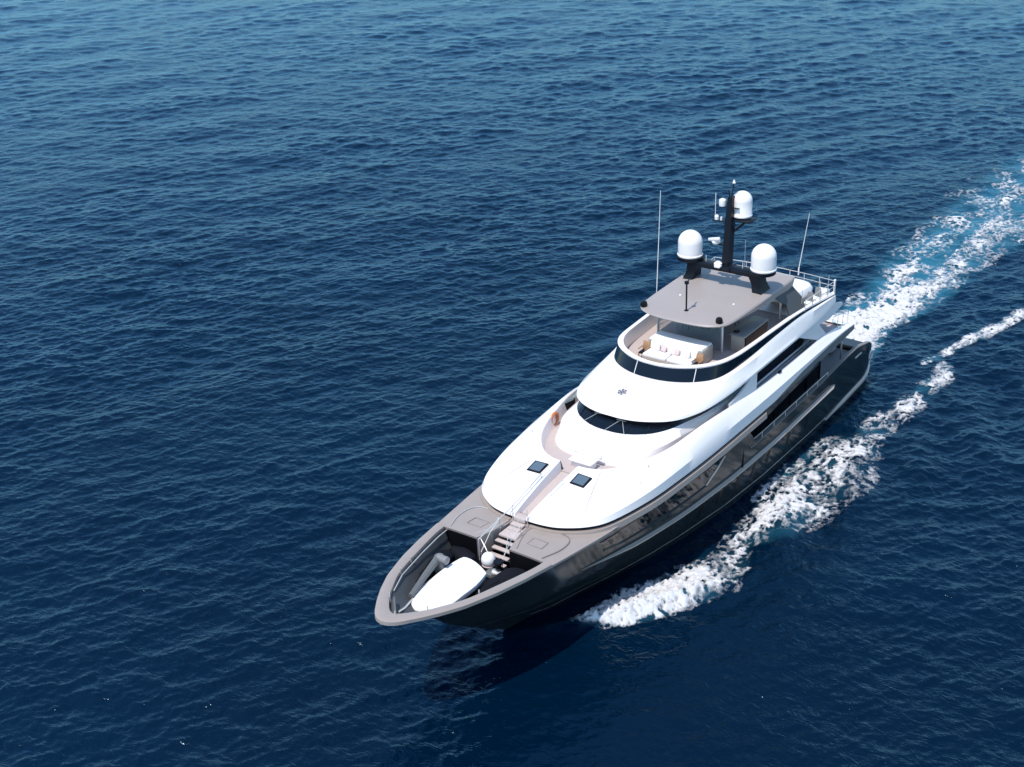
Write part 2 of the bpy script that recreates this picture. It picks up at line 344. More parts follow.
# ------------------------------------------------------------------ the yacht
yacht = empty('motor_yacht', (0, 0, 0), 'large motor yacht with dark hull, white superstructure and three white radar domes under way', 'yacht')
SH = [(0, 0), (.02, .14), (.06, .26), (.13, .39), (.23, .52), (.36, .65), (.55, .8), (.8, .97), (1.2, 1.25), (2, 1.72), (3.1, 2.25), (4.8, 2.78), (6.5, 3.15), (9, 3.55), (12, 3.98), (16, 4.38), (20, 4.66), (25, 4.78), (46, 4.72)]
WT = [(0, 0), (1.7, .5), (3.3, 1.2), (5, 1.62), (7.4, 2.33), (10, 2.98), (12.7, 3.5), (16.8, 4.08), (21, 4.38), (27, 4.5), (38, 4.45)]
def sheer(x): return it(x, [(0, 5.05), (22, 5.05), (30, 5.1), (34, 5.2), (38, 5.4), (42, 5.65), (46, 5.9)])
def stem(z): return it(z, [(-1.2, 35.6), (0, 37.2), (3.5, 42.1), (4.2, 42.7), (5.2, 44.3), (5.9, 46)])
def hy(x, z):
    zp = -1.2+7.1*(z+1.2)/(sheer(x)+1.2)
    d = max(stem(zp)-x, 0); w = it(zp, [(-1.2, -.25), (.4, 0), (1.4, .3), (2.95, .78), (4.2, .88), (5.2, .95), (5.9, 1)])
    y = w*it(d, SH)+(1-w)*it(d, WT)
    if x < 3: y *= 1-.16*((3-x)/3)**2.2
    return y
def top(x):
    if x > 20.35: return sheer(x)
    return it(x, [(.4, 1.25), (.9, 2.1), (1.5, 2.8), (2.4, 3.3), (4.4, 3.72), (6, 3.72), (8, 3.62), (10, 3.5), (19.6, 3.42), (20.35, 5.05)])
xs_ = sorted(set([i*.5 for i in range(1, 93)] + [.4, .7, .9, 1.2, 1.5, 19.9, 20.05, 20.2, 20.35, 45.2, 45.4, 45.6, 45.75, 45.87, 45.95, 46]))
def zk(x): return it(x, [(0, 2.5), (8, 2.55), (17, 2.5), (27, 2.6), (31, 2.9), (34.5, 3.35), (40, 4.3), (46, 5.3)])
h = MB()
vz = [0, .12, .25, .37, .48, .58, .68, .78, .88, .95, 1]
for sgn in (1, -1):
    rows = []
    for x in xs_:
        zt = top(x); s_ = x/46; row = []
        for v in vz:
            z = -1.2+(zt+1.2)*v; zp = -1.2+7.1*(z+1.2)/(sheer(x)+1.2); xx = x if x < 12 else 12+(x-12)/(46-12)*(stem(zp)-12)
            row.append((xx, sgn*hy(xx, z), z))
        rows.append(row)
    h.loft(rows)
# stem cap line, transom and bottom are closed by these
tr = [(.5, -hy(.5, z), z) for z in np.linspace(-1.2, 1.25, 8)] 
h.loft([[(.5, -hy(.5, z), z) for z in np.linspace(-1.2, 1.35, 8)], [(.35, 0, z) for z in np.linspace(-1.2, 1.35, 8)], [(.5, hy(.5, z), z) for z in np.linspace(-1.2, 1.35, 8)]])
h.loft([[(x, -hy(x, -1.2), -1.2) for x in np.linspace(.5, 35.3, 40)], [(x, hy(x, -1.2), -1.2) for x in np.linspace(.5, 35.3, 40)]])
hull = h.build('hull', 'hull', yacht, fix=False)

# transom block and stern deck
t = MB(); t.loft([[(.55, -3.7, 1.3), (.55, -2, 1.3), (.55, 2, 1.3), (.55, 3.7, 1.3)], [(1.3, -3.95, 2.7), (1.3, -2, 2.75), (1.3, 2, 2.75), (1.3, 3.95, 2.7)], [(2.6, -4.1, 2.85), (2.6, -2, 2.85), (2.6, 2, 2.85), (2.6, 4.1, 2.85)], [(2.7, -4.1, 2.55), (2.7, -2, 2.55), (2.7, 2, 2.55), (2.7, 4.1, 2.55)]])
t.build('transom', 'hull', yacht)
sp_ = MB(); sp_.prism([(1.2, 4.1), (.4, 4.05), (-.1, 3.8), (-.35, 3.2), (-.4, -3.2), (-.1, -3.8), (.4, -4.05), (1.2, -4.1)], .45, .95, .06); sp_.build('swim_platform', 'taupe', yacht)
for sgn in (1, -1):
    a = MB(); xs2 = np.linspace(8.6, .1, 24); rows = []
    for x in xs2:
        z = it(x, [(0, .78), (8.6, .28)]); y = hy(x, z); hh = .02+.17*min(1, (8.7-x)/3)
        rows.append([(x, sgn*(y-.03), z-hh), (x, sgn*(y+.10), z-hh*.8), (x, sgn*(y+.12), z+hh*.1), (x, sgn*(y-.05), z+hh)])
    a.loft(rows, True, True, True); a.build('stern_rub_band', 'rail', hull)
    # long bright rub rail on the knuckle
    a = MB(); rows = []
    for x in np.concatenate([np.linspace(7.9, 8.4, 4), np.linspace(9, 34.6, 60), [34.9]]):
        z = zk(x); y = hy(x, z); e = min(1, max(.05, (x-7.8)/.6), max(.05, (35-x)/4))
        rows.append([(x, sgn*(y-.06), z-.16*e), (x, sgn*(y+.04+.14*e), z-.07*e), (x, sgn*(y+.04+.15*e), z), (x, sgn*(y-.06), z+.10*e)])
    a.loft(rows, True, True, True); a.build('rub_rail', 'rail', hull)
    a = MB(); rows = []
    for x in np.linspace(8.5, 36, 60):
        z = .42+.003*(x-8); rows.append([(x, sgn*(hy(x, z-.035)+.012), z-.035), (x, sgn*(hy(x, z+.035)+.012), z+.035)])
    a.loft(rows); a.build('boot_stripe', 'steel', hull)
    # a lower chine line near the bow
    a = MB(); rows = []
    for x in np.linspace(31, 40.2, 30):
        z = 1.0+.35*(x-31)/3; y = hy(x, z); rows.append([(x, sgn*(y-.01), z-.05), (x, sgn*(y+.05), z), (x, sgn*(y-.01), z+.04)])
    a.loft(rows); a.build('spray_rail', 'hull', hull)
    # long hull window
    pl = [(34.0, 4.72, 4.62), (33.3, 4.78, 4.05), (32, 4.72, 3.8), (28, 4.62, 3.55), (24.5, 4.55, 3.42), (23.4, 4.5, 3.95), (22.9, 4.5, 4.45)]
    a = MB(); rows = []
    for x in np.linspace(34.05, 22.7, 50):
        zt = it(x, [(22.7, 4.5), (28, 4.55), (34.05, 4.75)])
        zb = it(x, [(22.7, 4.45), (24.3, 3.5), (28, 3.52), (32, 3.75), (33.4, 4.05), (34.05, 4.7)])
        rows.append([(x, sgn*(hy(x, z)+.02), z) for z in np.linspace(zb, zt, 5)])
    a.loft(rows); a.build('hull_window', 'hullglass', hull)
    a = MB(); rows = []
    for x in np.linspace(33.4, 24.4, 40):
        zb = it(x, [(24.3, 3.45), (28, 3.44), (32, 3.66), (33.4, 3.95)])
        rows.append([(x, sgn*(hy(x, zb-.16)+.0), zb-.16), (x, sgn*(hy(x, zb-.08)+.07), zb-.08), (x, sgn*(hy(x, zb)+.0), zb)])
    a.loft(rows); a.build('window_sill', 'hull', hull)
    a = MB(); p0 = (24.45, sgn*(hy(24.4, 3.45)+.06), 3.42); p1 = (22.75, sgn*(hy(22.7, 4.5)+.06), 4.52)
    rows = []
    for k in range(9):
        t_ = k/8; x = p0[0]+(p1[0]-p0[0])*t_; z = p0[2]+(p1[2]-p0[2])*t_; w = .05+.10*math.sin(math.pi*min(1, t_*1.0+.05))
        rows.append([(x+w, sgn*(hy(x+w, z)+.01), z), (x, sgn*(hy(x, z)+.09), z), (x-w, sgn*(hy(x-w, z)+.01), z)])
    a.loft(rows); a.build('bronze_blade', 'gold', hull)
    for x in (24.2, 22.3, 20.4, 18.6, 16.8, 14.2, 11.6):
        a = MB(); rows = []
        for xx in np.linspace(x, x+.34, 3):
            rows.append([(xx-.1*(z-1.2), sgn*(hy(xx, z)+.015), z) for z in np.linspace(1.15, 2.0, 4)])
        a.loft(rows); a.build('hull_vent', 'black', hull)
    a = MB(); a.lathe([(.30, 0), (.34, .05), (.30, .1), (.22, .1), (.2, 0)], (1.45, sgn*(hy(1.45, 1.9)+.0), 1.95), 20, 'Y')
    o = a.build('hawse_ring', 'steel', hull)
    a = MB(); a.box((4.2, sgn*(hy(4.2, 3.1)+.02), 3.1), (1.0, .04, .12), bev=.015); a.build('side_cleat', 'steel', hull)

# main deck aft: bulwark inside, side deck, glass wall, handrail
for sgn in (1, -1):
    a = MB(); rows = []
    for x in np.linspace(1.4, 20.1, 60):
        zt = top(x); y = hy(x, zt)
        rows.append([(x, sgn*(y+.01), zt), (x, sgn*(y+.01), zt+.05), (x, sgn*(y-.24), zt+.05), (x, sgn*(y-.26), zt-.02), (x, sgn*(y-.26), 2.5)])
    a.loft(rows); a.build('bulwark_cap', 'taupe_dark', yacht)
    a = MB(); path = [(x, sgn*(hy(x, 3.5)-.05), 3.84) for x in np.linspace(9.0, 19.6, 20)]
    a.tube(path, .02, 6)
    for x in np.linspace(9.0, 19.6, 8): a.tube([(x, sgn*(hy(x, 3.5)-.05), 3.4), (x, sgn*(hy(x, 3.5)-.05), 3.84)], .025, 6)
    a.build('side_handrail', 'steel', yacht)
    a = MB(); a.loft([[(7.6, sgn*3.5, 2.5), (20.4, sgn*3.62, 2.5)], [(7.6, sgn*3.5, 5.3), (20.4, sgn*3.62, 5.3)]])
    a.loft([[(20.4, sgn*3.6, 2.5), (20.4, sgn*4.7, 2.5)], [(20.4, sgn*3.6, 5.1), (20.4, sgn*4.7, 5.1)]])
    a.build('saloon_window', 'glass', yacht)
    for k, x in enumerate((9.6, 11.9, 14.2, 16.5, 18.8)):
        a = MB(); a.box((x, sgn*3.57, 3.9), (.09, .05, 2.75)); a.build('window_post', 'hull', yacht)
    a = MB(); a.box((5.2, sgn*3.9, 4.1), (.12, .1, 3.1), ry=0, bev=.02); a.build('deck_pillar', 'steel', yacht)
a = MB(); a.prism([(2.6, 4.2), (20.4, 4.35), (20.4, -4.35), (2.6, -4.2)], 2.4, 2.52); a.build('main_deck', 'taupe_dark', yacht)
a = MB(); a.box((7.55, 0, 3.9), (.1, 7.1, 2.8)); a.build('saloon_door', 'glass', yacht)
a = MB(); a.box((3.4, 0, 2.8), (.9, 5.4, .5), bev=.1); a.box((3.05, 0, 3.15), (.3, 5.4, .5), bev=.1); a.build('stern_bench', 'pillow', yacht)

# foredeck: bulwark cap round the bow well, taupe deck behind it
WELL = [(45.3, 0), (45.1, .35), (44.4, .95), (43.6, 1.42), (42.3, 2.05), (40.2, 2.6), (38.6, 2.95), (37.75, 3.05)]
wc = cr([(x, y, 0) for x, y in WELL], 5)
sc = [Vector((46-8.25*(i/(len(wc)-1))**2, 0, 0)) for i in range(len(wc))]
def onsheer(p, dz=0): return Vector((p[0], p[1], sheer(p[0])+dz))
cap_rows = []
W_ = [onsheer(p) for p in wc]; S_ = []
for p in sc:
    y = it(46-min(p[0], 46), SH); S_.append(Vector((p[0], max(y, 0)+.03, sheer(p[0]))))
S_[0] = Vector((46.03, 0, 5.9))
w2, s2 = full(W_), full(S_)
low = [Vector((p.x+(.02 if abs(p.y) < 1 else 0), p.y*1.0, p.z-.12)) for p in s2]
mid = [a_*.5+b_*.5+Vector((0, 0, .09)) for a_, b_ in zip(w2, s2)]
inn = [Vector((p.x-(.06 if p.x > 44.5 else 0), p.y*.98, p.z+.04)) for p in w2]
a = MB(); a.loft([low, [p+Vector((0, 0, .05)) for p in s2], [p*.86+q*.14+Vector((0, 0, .085)) for p, q in zip(s2, w2)], mid, [p*.14+q*.86+Vector((0, 0, .08)) for p, q in zip(s2, w2)], inn, [p-Vector((0, 0, .25)) for p in inn]])
a.build('bow_cap', 'taupe', yacht)
def inwell(p, z, k):
    x = 37.75+max(0, p.x-37.75)*min(1, (stem(z)-.25-37.75)/(45.3-37.75)); lim = max(hy(x, z)-.1, .02)
    return Vector((x, max(-lim, min(lim, p.y*k)), z))
a = MB(); wallt = [p-Vector((0, 0, .2)) for p in inn]
a.loft([wallt, [inwell(p, 4.95, .95) for p in w2], [inwell(p, 4.3, .86) for p in w2]])
a.build('well_side', 'well', yacht)
a = MB(); fl = [inwell(p, 4.31, .86) for p in w2]
a.add([tuple(p) for p in fl], [tuple(range(len(fl)))]); a.build('well_floor', 'black', yacht)
# foredeck halves with the angled stair opening
for sgn in (1, -1):
    a = MB(); rows = []
    for x in [37.75, 37.4, 36.8, 36.2, 35.6, 35.3, 34.5, 33.6, 33]:
        yi = it(x, [(33, 0), (35.25, 0), (35.3, .48), (36.2, .55), (37.75, .98)]) if x > 35.25 else 0
        yo = it(46-x, SH)+.03; z = sheer(x)
        ts = [0, .08, .3, .55, .8, .93, 1]
        rows.append([(x, sgn*(yi+(yo-yi)*t_), z+.06*(1-t_**2)+.0) for t_ in ts]+[(x, sgn*yo, z-.12)])
    a.loft(rows)
    # thickness edges around the opening
    rows2 = [[r[0], (r[0][0], r[0][1], r[0][2]-1.1)] for r in rows if r[0][0] > 35.25]
    a.loft(rows2)
    a.loft([[p for p in rows[0]], [(p[0]-.02, p[1], p[2]-.12) for p in rows[0]]])
    o = a.build('foredeck', 'taupe', yacht)
    # narrow side decks outside the white shell, aft to the side opening
    a = MB(); rows = []
    for x in np.linspace(33.3, 20.3, 40):
        yo = it(46-x, SH); z = sheer(x)
        rows.append([(x, sgn*(yo+.03), z-.14), (x, sgn*(yo+.03), z+.0), (x, sgn*(yo-.1), z+.05), (x, sgn*(yo-.65), z+.06)])
    a.loft([r for r in rows if r[0][0] > 28.5]); a.build('side_deck', 'taupe', yacht)
    a = MB(); a.loft([r for r in rows if r[0][0] < 28.9]); a.build('side_ledge', 'hull', yacht)
    a = MB(); rows = []
    for x in np.linspace(20.4, 10.5, 20):
        zb = it(x, [(10.5, 5.0), (14, 4.85), (17, 4.65), (20.4, 4.5)]); y = it(46-x, SH)
        rows.append([(x, sgn*(y-.02), 5.28), (x, sgn*(y-.06), zb), (x, sgn*(y-.14), zb), (x, sgn*(y-.14), 5.28)])
    a.loft(rows, True, True, True); a.build('side_fascia', 'hull', yacht)
    # groove line of the raised panel and small hatch outline
    P = [(37.55, 2.75), (36.5, 3.05), (35.6, 3.0), (35.15, 2.55), (35.2, 1.5), (35.45, .75), (36.3, .8), (37.5, 1.25)]
    pr = cr([(x, y, 0) for x, y in P], 4)
    pth = [(p.x, sgn*p.y, sheer(p.x)+.068) for p in pr]
    a = MB(); a.tube(pth, .022, 6); a.build('deck_seam', 'steel' if sgn < 0 else 'taupe_dark', o)
    H_ = [(36.2, 1.35), (36.2, 2.2), (36.85, 2.25), (36.85, 1.4), (36.2, 1.35)]
    a = MB(); a.tube([(x, sgn*y, sheer(x)+.062) for x, y in H_], .018, 4); a.build('hatch_seam', 'taupe_dark', o)
# aft wall of the well
for sgn in (1, -1):
    a = MB(); a.loft([[(37.7, sgn*.98, 5.3), (37.7, sgn*3.0, 5.3)], [(37.72, sgn*.98, 4.05), (37.72, sgn*2.7, 4.05)]]); a.build('well_bulkhead', 'black', yacht)
st = MB(); st.box((36.0, .08, 5.2), (1.35, 1.05, .12), bev=.02)
for k in range(5):
    st.box((36.82+.29*k, .08, 5.0-.24*k), (.25, 1.15, .07), bev=.015)
stair = st.build('stair_treads', 'teak', yacht)
st = MB()
for k in range(5): st.box((36.72+.29*k, .08, 4.88-.24*k), (.03, 1.15, .22))
st.build('stair_risers', 'beige', yacht)
for sgn in (-.55, .72):
    a = MB(); a.tube([(36.4, sgn, 5.2), (36.4, sgn, 5.95), (37.2, sgn, 5.6), (38.0, sgn, 4.9), (38.0, sgn, 4.1)], .022, 6); a.build('stair_handrail', 'steel', yacht)

# ---- white shell of the upper deck
def ringA(ctrl): return cr(ctrl, 5)
out0 = [(35.45, 0, 5.62), (35.38, 1.2, 5.62), (35.05, 2.2, 5.6), (34.2, 3.3, 5.58), (33.0, 3.95, 5.56), (30.3, 4.5, 5.52), (27.5, 4.72, 5.48), (24, 4.82, 5.4), (18, 4.78, 5.25), (12, 4.72, 5.2), (7, 4.62, 5.2), (4.8, 4.55, 5.22)]
out1 = [(35.4, 0, 5.78), (35.3, 1.2, 5.78), (34.95, 2.15, 5.78), (34.1, 3.2, 5.8), (32.95, 3.85, 5.86), (30.3, 4.44, 5.98), (27.5, 4.68, 6.06), (24, 4.78, 6.06), (18, 4.74, 5.88), (12, 4.68, 5.84), (7, 4.6, 5.74), (4.8, 4.5, 5.5)]
out2 = [(34.6, 0, 5.98), (34.5, 1.0, 5.98), (34.2, 1.9, 6.0), (33.5, 2.85, 6.04), (32.4, 3.45, 6.12), (30.0, 4.08, 6.36), (27.4, 4.36, 6.5), (24, 4.5, 6.52), (18, 4.5, 6.12), (12, 4.46, 6.05), (7.8, 4.42, 5.98), (5.0, 4.4, 5.6)]
out3 = [(32.9, 0, 6.33), (32.85, .7, 6.33), (32.6, 1.4, 6.34), (32.1, 2.1, 6.38), (31.2, 2.8, 6.45), (29.5, 3.55, 6.6), (27.2, 4.02, 6.72), (24, 4.26, 6.84), (18, 4.3, 6.33), (12, 4.32, 6.24), (8.6, 4.3, 6.2), (5.6, 4.25, 5.75)]
coam = [(31.0, 0, 6.62), (31.0, .5, 6.62), (30.9, 1.2, 6.62), (30.55, 1.9, 6.63), (29.9, 2.55, 6.66), (28.8, 3.2, 6.7), (26.9, 3.75, 6.78), (24, 4.08, 6.92), (18, 4.18, 6.42), (12, 4.22, 6.3), (8.9, 4.22, 6.26), (5.9, 4.15, 5.8)]
coam_in = [(p[0]-.05, p[1]-.04 if p[1] > .1 else 0, p[2]-.04) for p in coam]
floor_r = [(p[0]-.25, max(p[1]-.12, 0), it(p[0], [(5.9, 5.6), (9, 5.75), (22, 5.75), (28, 6.02)])) for p in coam]
TR0, TR1 = .34, .55         # half width of the passage at front and back
a = MB()
for sgn in (1, -1):
    rows = [ringA(r) for r in (out0, out1, out2, out3, coam, coam_in, floor_r)]
    # open the passage on the centreline: push the first points of each row out to its edge
    fixed = []
    for q, r in enumerate(rows):
        r = [Vector(p) for p in r]
        wdt = TR0+(TR1-TR0)*min(1, max(0, (35.4-r[0].x)/4.4))
        for p in r:
            if p.y < wdt and p.x > 29: p.y = wdt if p is r[0] else max(p.y, wdt)
        fixed.append([Vector((p.x, p.y*sgn, p.z)) for p in r])
    a.loft(fixed)
    e = [r[0] for r in fixed[:5]]
    a.loft([e, [Vector((p.x, p.y*.9, min(p.z-.02, it(p.x, [(30, 6.03), (33, 5.8), (35.5, 5.42)])))) for p in e]])
shell = a.build('upper_deck_shell', 'white', yacht, ang=30)
u = MB(); r_ = ringA([(p[0]-.03, p[1]*.997, p[2]) for p in out0]); ri = ringA([(p[0]-1.0, p[1]*.8, p[2]+(.12 if p[0] < 24 else -.24)) for p in out0])
f_, g_ = full(r_), full(ri)
u.loft([f_, g_]); u.loft([[p for p in ri], mir(ri)]); u.build('shell_underside', 'white', yacht)
# aft closing edge of the shell
a = MB(); ends = [(4.8, 4.55, 5.22), (4.8, 4.5, 5.5), (5.0, 4.4, 5.6), (5.6, 4.25, 5.75), (5.9, 4.15, 5.8)]
a.loft([[Vector(p) for p in ends], [Vector((4.85, 0, 5.25)), Vector((4.85, 0, 5.5)), Vector((5, 0, 5.55)), Vector((5.4, 0, 5.58)), Vector((5.6, 0, 5.6))], [Vector((p[0], -p[1], p[2])) for p in ends]])
a.build('shell_stern_edge', 'white', yacht)
for sgn in (1, -1):
    a = MB(); rows = []
    for x in np.linspace(16.5, 4.9, 24):
        y0, z0 = it(-x, [(-18, 4.78), (-12, 4.72), (-7, 4.62), (-4.8, 4.55)]), it(x, [(4.8, 5.22), (7, 5.2), (12, 5.2), (18, 5.25)])
        y1, z1 = it(-x, [(-18, 4.74), (-12, 4.68), (-7, 4.6), (-4.8, 4.5)]), it(x, [(4.8, 5.5), (7, 5.74), (12, 5.84), (18, 5.88)])
        f = it(x, [(4.8, .95), (9, .85), (13, .6), (16.5, .05)])
        rows.append([(x, sgn*(y0+.025), z0-.01), (x, sgn*(y0+(y1-y0)*f+.03), z0+(z1-z0)*f), (x, sgn*(y0+(y1-y0)*f-.03), z0+(z1-z0)*f)])
    a.loft(rows); a.build('overhang_edge', 'bluegrey', shell)
# black shadow-gap band and taupe plinth under the shell
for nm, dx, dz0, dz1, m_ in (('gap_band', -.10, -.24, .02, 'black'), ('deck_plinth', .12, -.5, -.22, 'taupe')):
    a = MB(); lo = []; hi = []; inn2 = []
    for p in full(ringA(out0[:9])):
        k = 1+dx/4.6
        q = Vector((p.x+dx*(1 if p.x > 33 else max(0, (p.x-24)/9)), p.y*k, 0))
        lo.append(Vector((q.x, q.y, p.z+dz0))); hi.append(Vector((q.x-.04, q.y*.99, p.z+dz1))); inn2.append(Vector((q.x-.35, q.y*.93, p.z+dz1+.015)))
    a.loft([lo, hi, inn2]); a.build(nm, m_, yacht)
# passage and walkway floors
a = MB(); rows = []
for x in np.linspace(35.5, 30.6, 12):
    w = TR0+(TR1-TR0)*(35.4-x)/4.9; z = it(x, [(30.6, 6.04), (33, 5.8), (35.5, 5.44)])
    rows.append([(x, -w*.93, z), (x, w*.93, z)])
a.loft(rows); a.box((35.28, 0, 5.57), (.5, .68, .2), bev=.01); a.box((35.65, 0, 5.38), (.34, .72, .1), bev=.01); a.box((35.95, 0, 5.28), (.3, .66, .06), bev=.01); a.build('passage_floor', 'teak', yacht)
base = [(29.4, 0, 0), (29.4, .7, 0), (29.3, 1.4, 0), (29.05, 2.05, 0), (28.5, 2.65, 0), (27.5, 3.12, 0), (25.9, 3.42, 0), (23.5, 3.56, 0), (18, 3.6, 0), (12, 3.6, 0), (8.9, 3.6, 0), (8.0, 3.5, 0)]
a = MB(); a.loft([full(ringA([(p[0]+.25, p[1]+.3 if p[1] > .01 else 0, p[2]+.01) for p in floor_r])), full(ringA([(p[0]-.6, p[1]*.9, it(p[0], [(5.9, 5.6), (9, 5.76), (22, 5.76), (28, 6.03)])) for p in base]))])
a.add([(9.5, -4.1, 5.765), (9.5, 4.1, 5.765), (5.2, 4.2, 5.6), (5.2, -4.2, 5.6)], [(0, 1, 2, 3)]); a.build('walkway_floor', 'teak', yacht)

# ---- wheelhouse
def zr(ctrl, z): return [(p[0], p[1], z if not callable(z) else z(p)) for p in ctrl]
gb = [(27.45, 0, 6.92), (27.42, .6, 6.92), (27.25, 1.25, 6.93), (26.95, 1.85, 6.95), (26.5, 2.4, 6.97), (25.7, 2.92, 7.0), (24.5, 3.2, 6.95), (22.5, 3.42, 6.75), (18, 3.52, 6.3), (12, 3.5, 6.12), (8.9, 3.5, 6.12), (8.0, 3.4, 6.12)]
gt = [(26.1, 0, 7.66), (26.05, .6, 7.66), (25.9, 1.25, 7.66), (25.6, 1.8, 7.65), (25.1, 2.35, 7.63), (24.3, 2.85, 7.58), (23.2, 3.1, 7.6), (21.5, 3.3, 7.6), (18, 3.45, 7.6), (12, 3.42, 7.6), (8.9, 3.42, 7.6), (8.0, 3.3, 7.6)]
mid_b = [(p[0]*.5+q[0]*.5+.28, p[1]*.5+q[1]*.5+.14*(p[1] > .01), it(p[0], [(18, 6.1), (26, 6.6)])) for p, q in zip(base, gb)]
a = MB(); a.loft([full(ringA(r)) for r in (zr(base, 5.74), [(p[0]-.1, p[1]*.985, 6.2) for p in base], mid_b, gb)])
a.build('wheelhouse_base', 'white', yacht, ang=30)
a = MB(); a.loft([full(ringA([(p[0]+.0, p[1], p[2]) for p in r])) for r in (gb, gt)]); wsg = a.build('windscreen', 'glass', yacht)
gbm, gtm = full(ringA(gb)), full(ringA(gt)); nn = len(gbm)//2
for k in (-17, -9, 9, 17):
    a = MB(); p, q = gbm[nn+k], gtm[nn+k]; a.tube([p+Vector((.02, 0, 0)), q+Vector((.02, 0, 0))], .03, 6); a.build('mullion', 'mast', wsg)
for k, dk in ((-13, 5), (-1, 5), (9, -4)):
    a = MB(); p, q = gbm[nn+k]+Vector((.12, 0, -.02)), gbm[nn+k+dk]*.45+gtm[nn+k+dk]*.55+Vector((.06, 0, .02))
    a.tube([p, q], .013, 6); a.box(q, (.04, .45, .02), rz=0, bev=.005); a.build('wiper', 'steel', wsg)
for sgn in (1, -1):
    # white wing wall swooping from the walkway bulwark up to the roof
    a = MB(); up_ = []; 
    for x, z in ((21.2, 6.84), (20.4, 6.9), (19.7, 7.03), (19.1, 7.24), (18.6, 7.45), (18.0, 7.52)):
        y = it(x, [(18, 4.17), (24, 4.09)]); zb = it(x, [(18, 6.35), (24, 6.85)])
        up_.append([(x, sgn*y, zb), (x, sgn*(y+.0), z), (x, sgn*(y-.12), z), (x, sgn*(y-.12), zb)])
    a.loft(up_, True, True, True); a.build('wing_wall', 'white', yacht)
    a = MB(); a.loft([[(x, sgn*(it(x, [(18, 4.02), (24, 3.98), (26.5, 3.75)])), it(x, [(19.5, 7.0), (24, 6.86), (26, 6.8)])) for x in np.linspace(26, 19.5, 10)], [(x-.1, sgn*(it(x, [(18, 4.0), (24, 3.72), (26.5, 3.2)])), it(x, [(20, 7.42), (23, 7.14), (26, 6.96)])) for x in np.linspace(25.6, 19.5, 10)]]); a.build('side_screen', 'clear', yacht)
    a = MB(); a.box((13.3, sgn*3.6, 6.72), (7.6, .03, 1.6)); a.build('side_window', 'glass', yacht)
    # fin closing the aft end of the side window, pierced by a three-cornered opening
    a = MB(); yf = 4.2
    for q in ([(12.6, 7.5), (9.9, 6.3), (8.6, 6.25), (9.7, 7.25)], [(12.6, 7.5), (9.7, 7.25), (8.2, 7.05), (7.6, 7.9)], [(8.2, 7.05), (7.6, 7.9), (6.3, 7.5), (6.2, 7.3)]):
        for yy in (yf, yf-.1): a.add([(x, sgn*yy, z) for x, z in q], [(0, 1, 2, 3)])
        for k in range(4):
            (x0, z0), (x1, z1) = q[k], q[(k+1) % 4]; a.add([(x0, sgn*yf, z0), (x1, sgn*yf, z1), (x1, sgn*(yf-.1), z1), (x0, sgn*(yf-.1), z0)], [(0, 1, 2, 3)])
    a.build('roof_fin', 'white', yacht, fix=False)
    a = MB(); a.box((10.6, sgn*3.9, 6.6), (1.5, .05, .7), ry=.6); a.build('wind_break', 'clear', yacht)

# ---- roof with emblem, sun deck coaming
br0 = [(26.95, 0, 7.56), (26.93, .7, 7.56), (26.75, 1.5, 7.56), (26.35, 2.3, 7.55), (25.7, 3.0, 7.5), (24.7, 3.5, 7.44), (23, 3.9, 7.38), (20, 4.14, 7.4), (15, 4.2, 7.46), (11.5, 4.2, 7.5), (9.5, 4.24, 7.6), (7.7, 4.32, 8.0)]
br1 = [(26.9, 0, 7.7), (26.88, .7, 7.7), (26.68, 1.5, 7.7), (26.28, 2.28, 7.69), (25.63, 2.97, 7.64), (24.65, 3.46, 7.57), (23, 3.87, 7.5), (20, 4.13, 7.52), (15, 4.2, 7.58), (11.5, 4.2, 7.62), (9.5, 4.24, 7.72), (7.65, 4.32, 8.1)]
br2 = [(26.35, 0, 8.02), (26.3, .65, 8.02), (26.1, 1.35, 8.0), (25.7, 2.05, 7.98), (25.1, 2.7, 7.94), (24.1, 3.2, 7.88), (22.5, 3.68, 7.8), (19.8, 3.98, 7.75), (15, 4.08, 7.75), (11.5, 4.12, 7.8), (9.5, 4.18, 8.0), (7.65, 4.3, 8.3)]
br3 = [(24.9, 0, 8.33), (24.85, .6, 8.33), (24.65, 1.2, 8.31), (24.3, 1.9, 8.28), (23.7, 2.5, 8.23), (22.8, 3.05, 8.18), (21.5, 3.45, 8.15), (19.3, 3.82, 8.15), (15, 3.98, 8.25), (11.5, 4.05, 8.35), (9.5, 4.15, 8.4), (7.65, 4.28, 8.45)]
bb = [(23.15, 0, 8.38), (23.12, .6, 8.38), (22.95, 1.3, 8.37), (22.6, 2.05, 8.36), (22.1, 2.7, 8.35), (21.4, 3.2, 8.33), (20.3, 3.5, 8.33), (18.5, 3.65, 8.38), (15, 3.82, 8.55), (12, 3.9, 8.62), (9.5, 4.05, 8.55), (7.65, 4.22, 8.5)]
bt = [(22.75, 0, 8.98), (22.72, .6, 8.98), (22.55, 1.3, 8.98), (22.2, 2.0, 8.98), (21.7, 2.65, 8.98), (21.0, 3.15, 8.98), (20.1, 3.45, 8.96), (18.5, 3.62, 8.92), (15, 3.78, 8.86), (12, 3.86, 8.78), (9.5, 4.02, 8.62), (7.65, 4.2, 8.52)]
bb = [(p[0], p[1], p[2]-(.13 if p[0] > 18 else .06)) for p in bb]; bt = [(p[0], p[1], p[2]-(.1 if p[0] > 18 else .04)) for p in bt]
bt2 = [(p[0]+.03, p[1]+.03, p[2]+.09) for p in bt]
bti = [(p[0]-.22, max(p[1]-.2, 0), p[2]+.10) for p in bt]
btf = [(p[0]-.26, max(p[1]-.24, 0), 8.02) for p in bt]
bt2[0] = (bt2[0][0], 0, bt2[0][2])
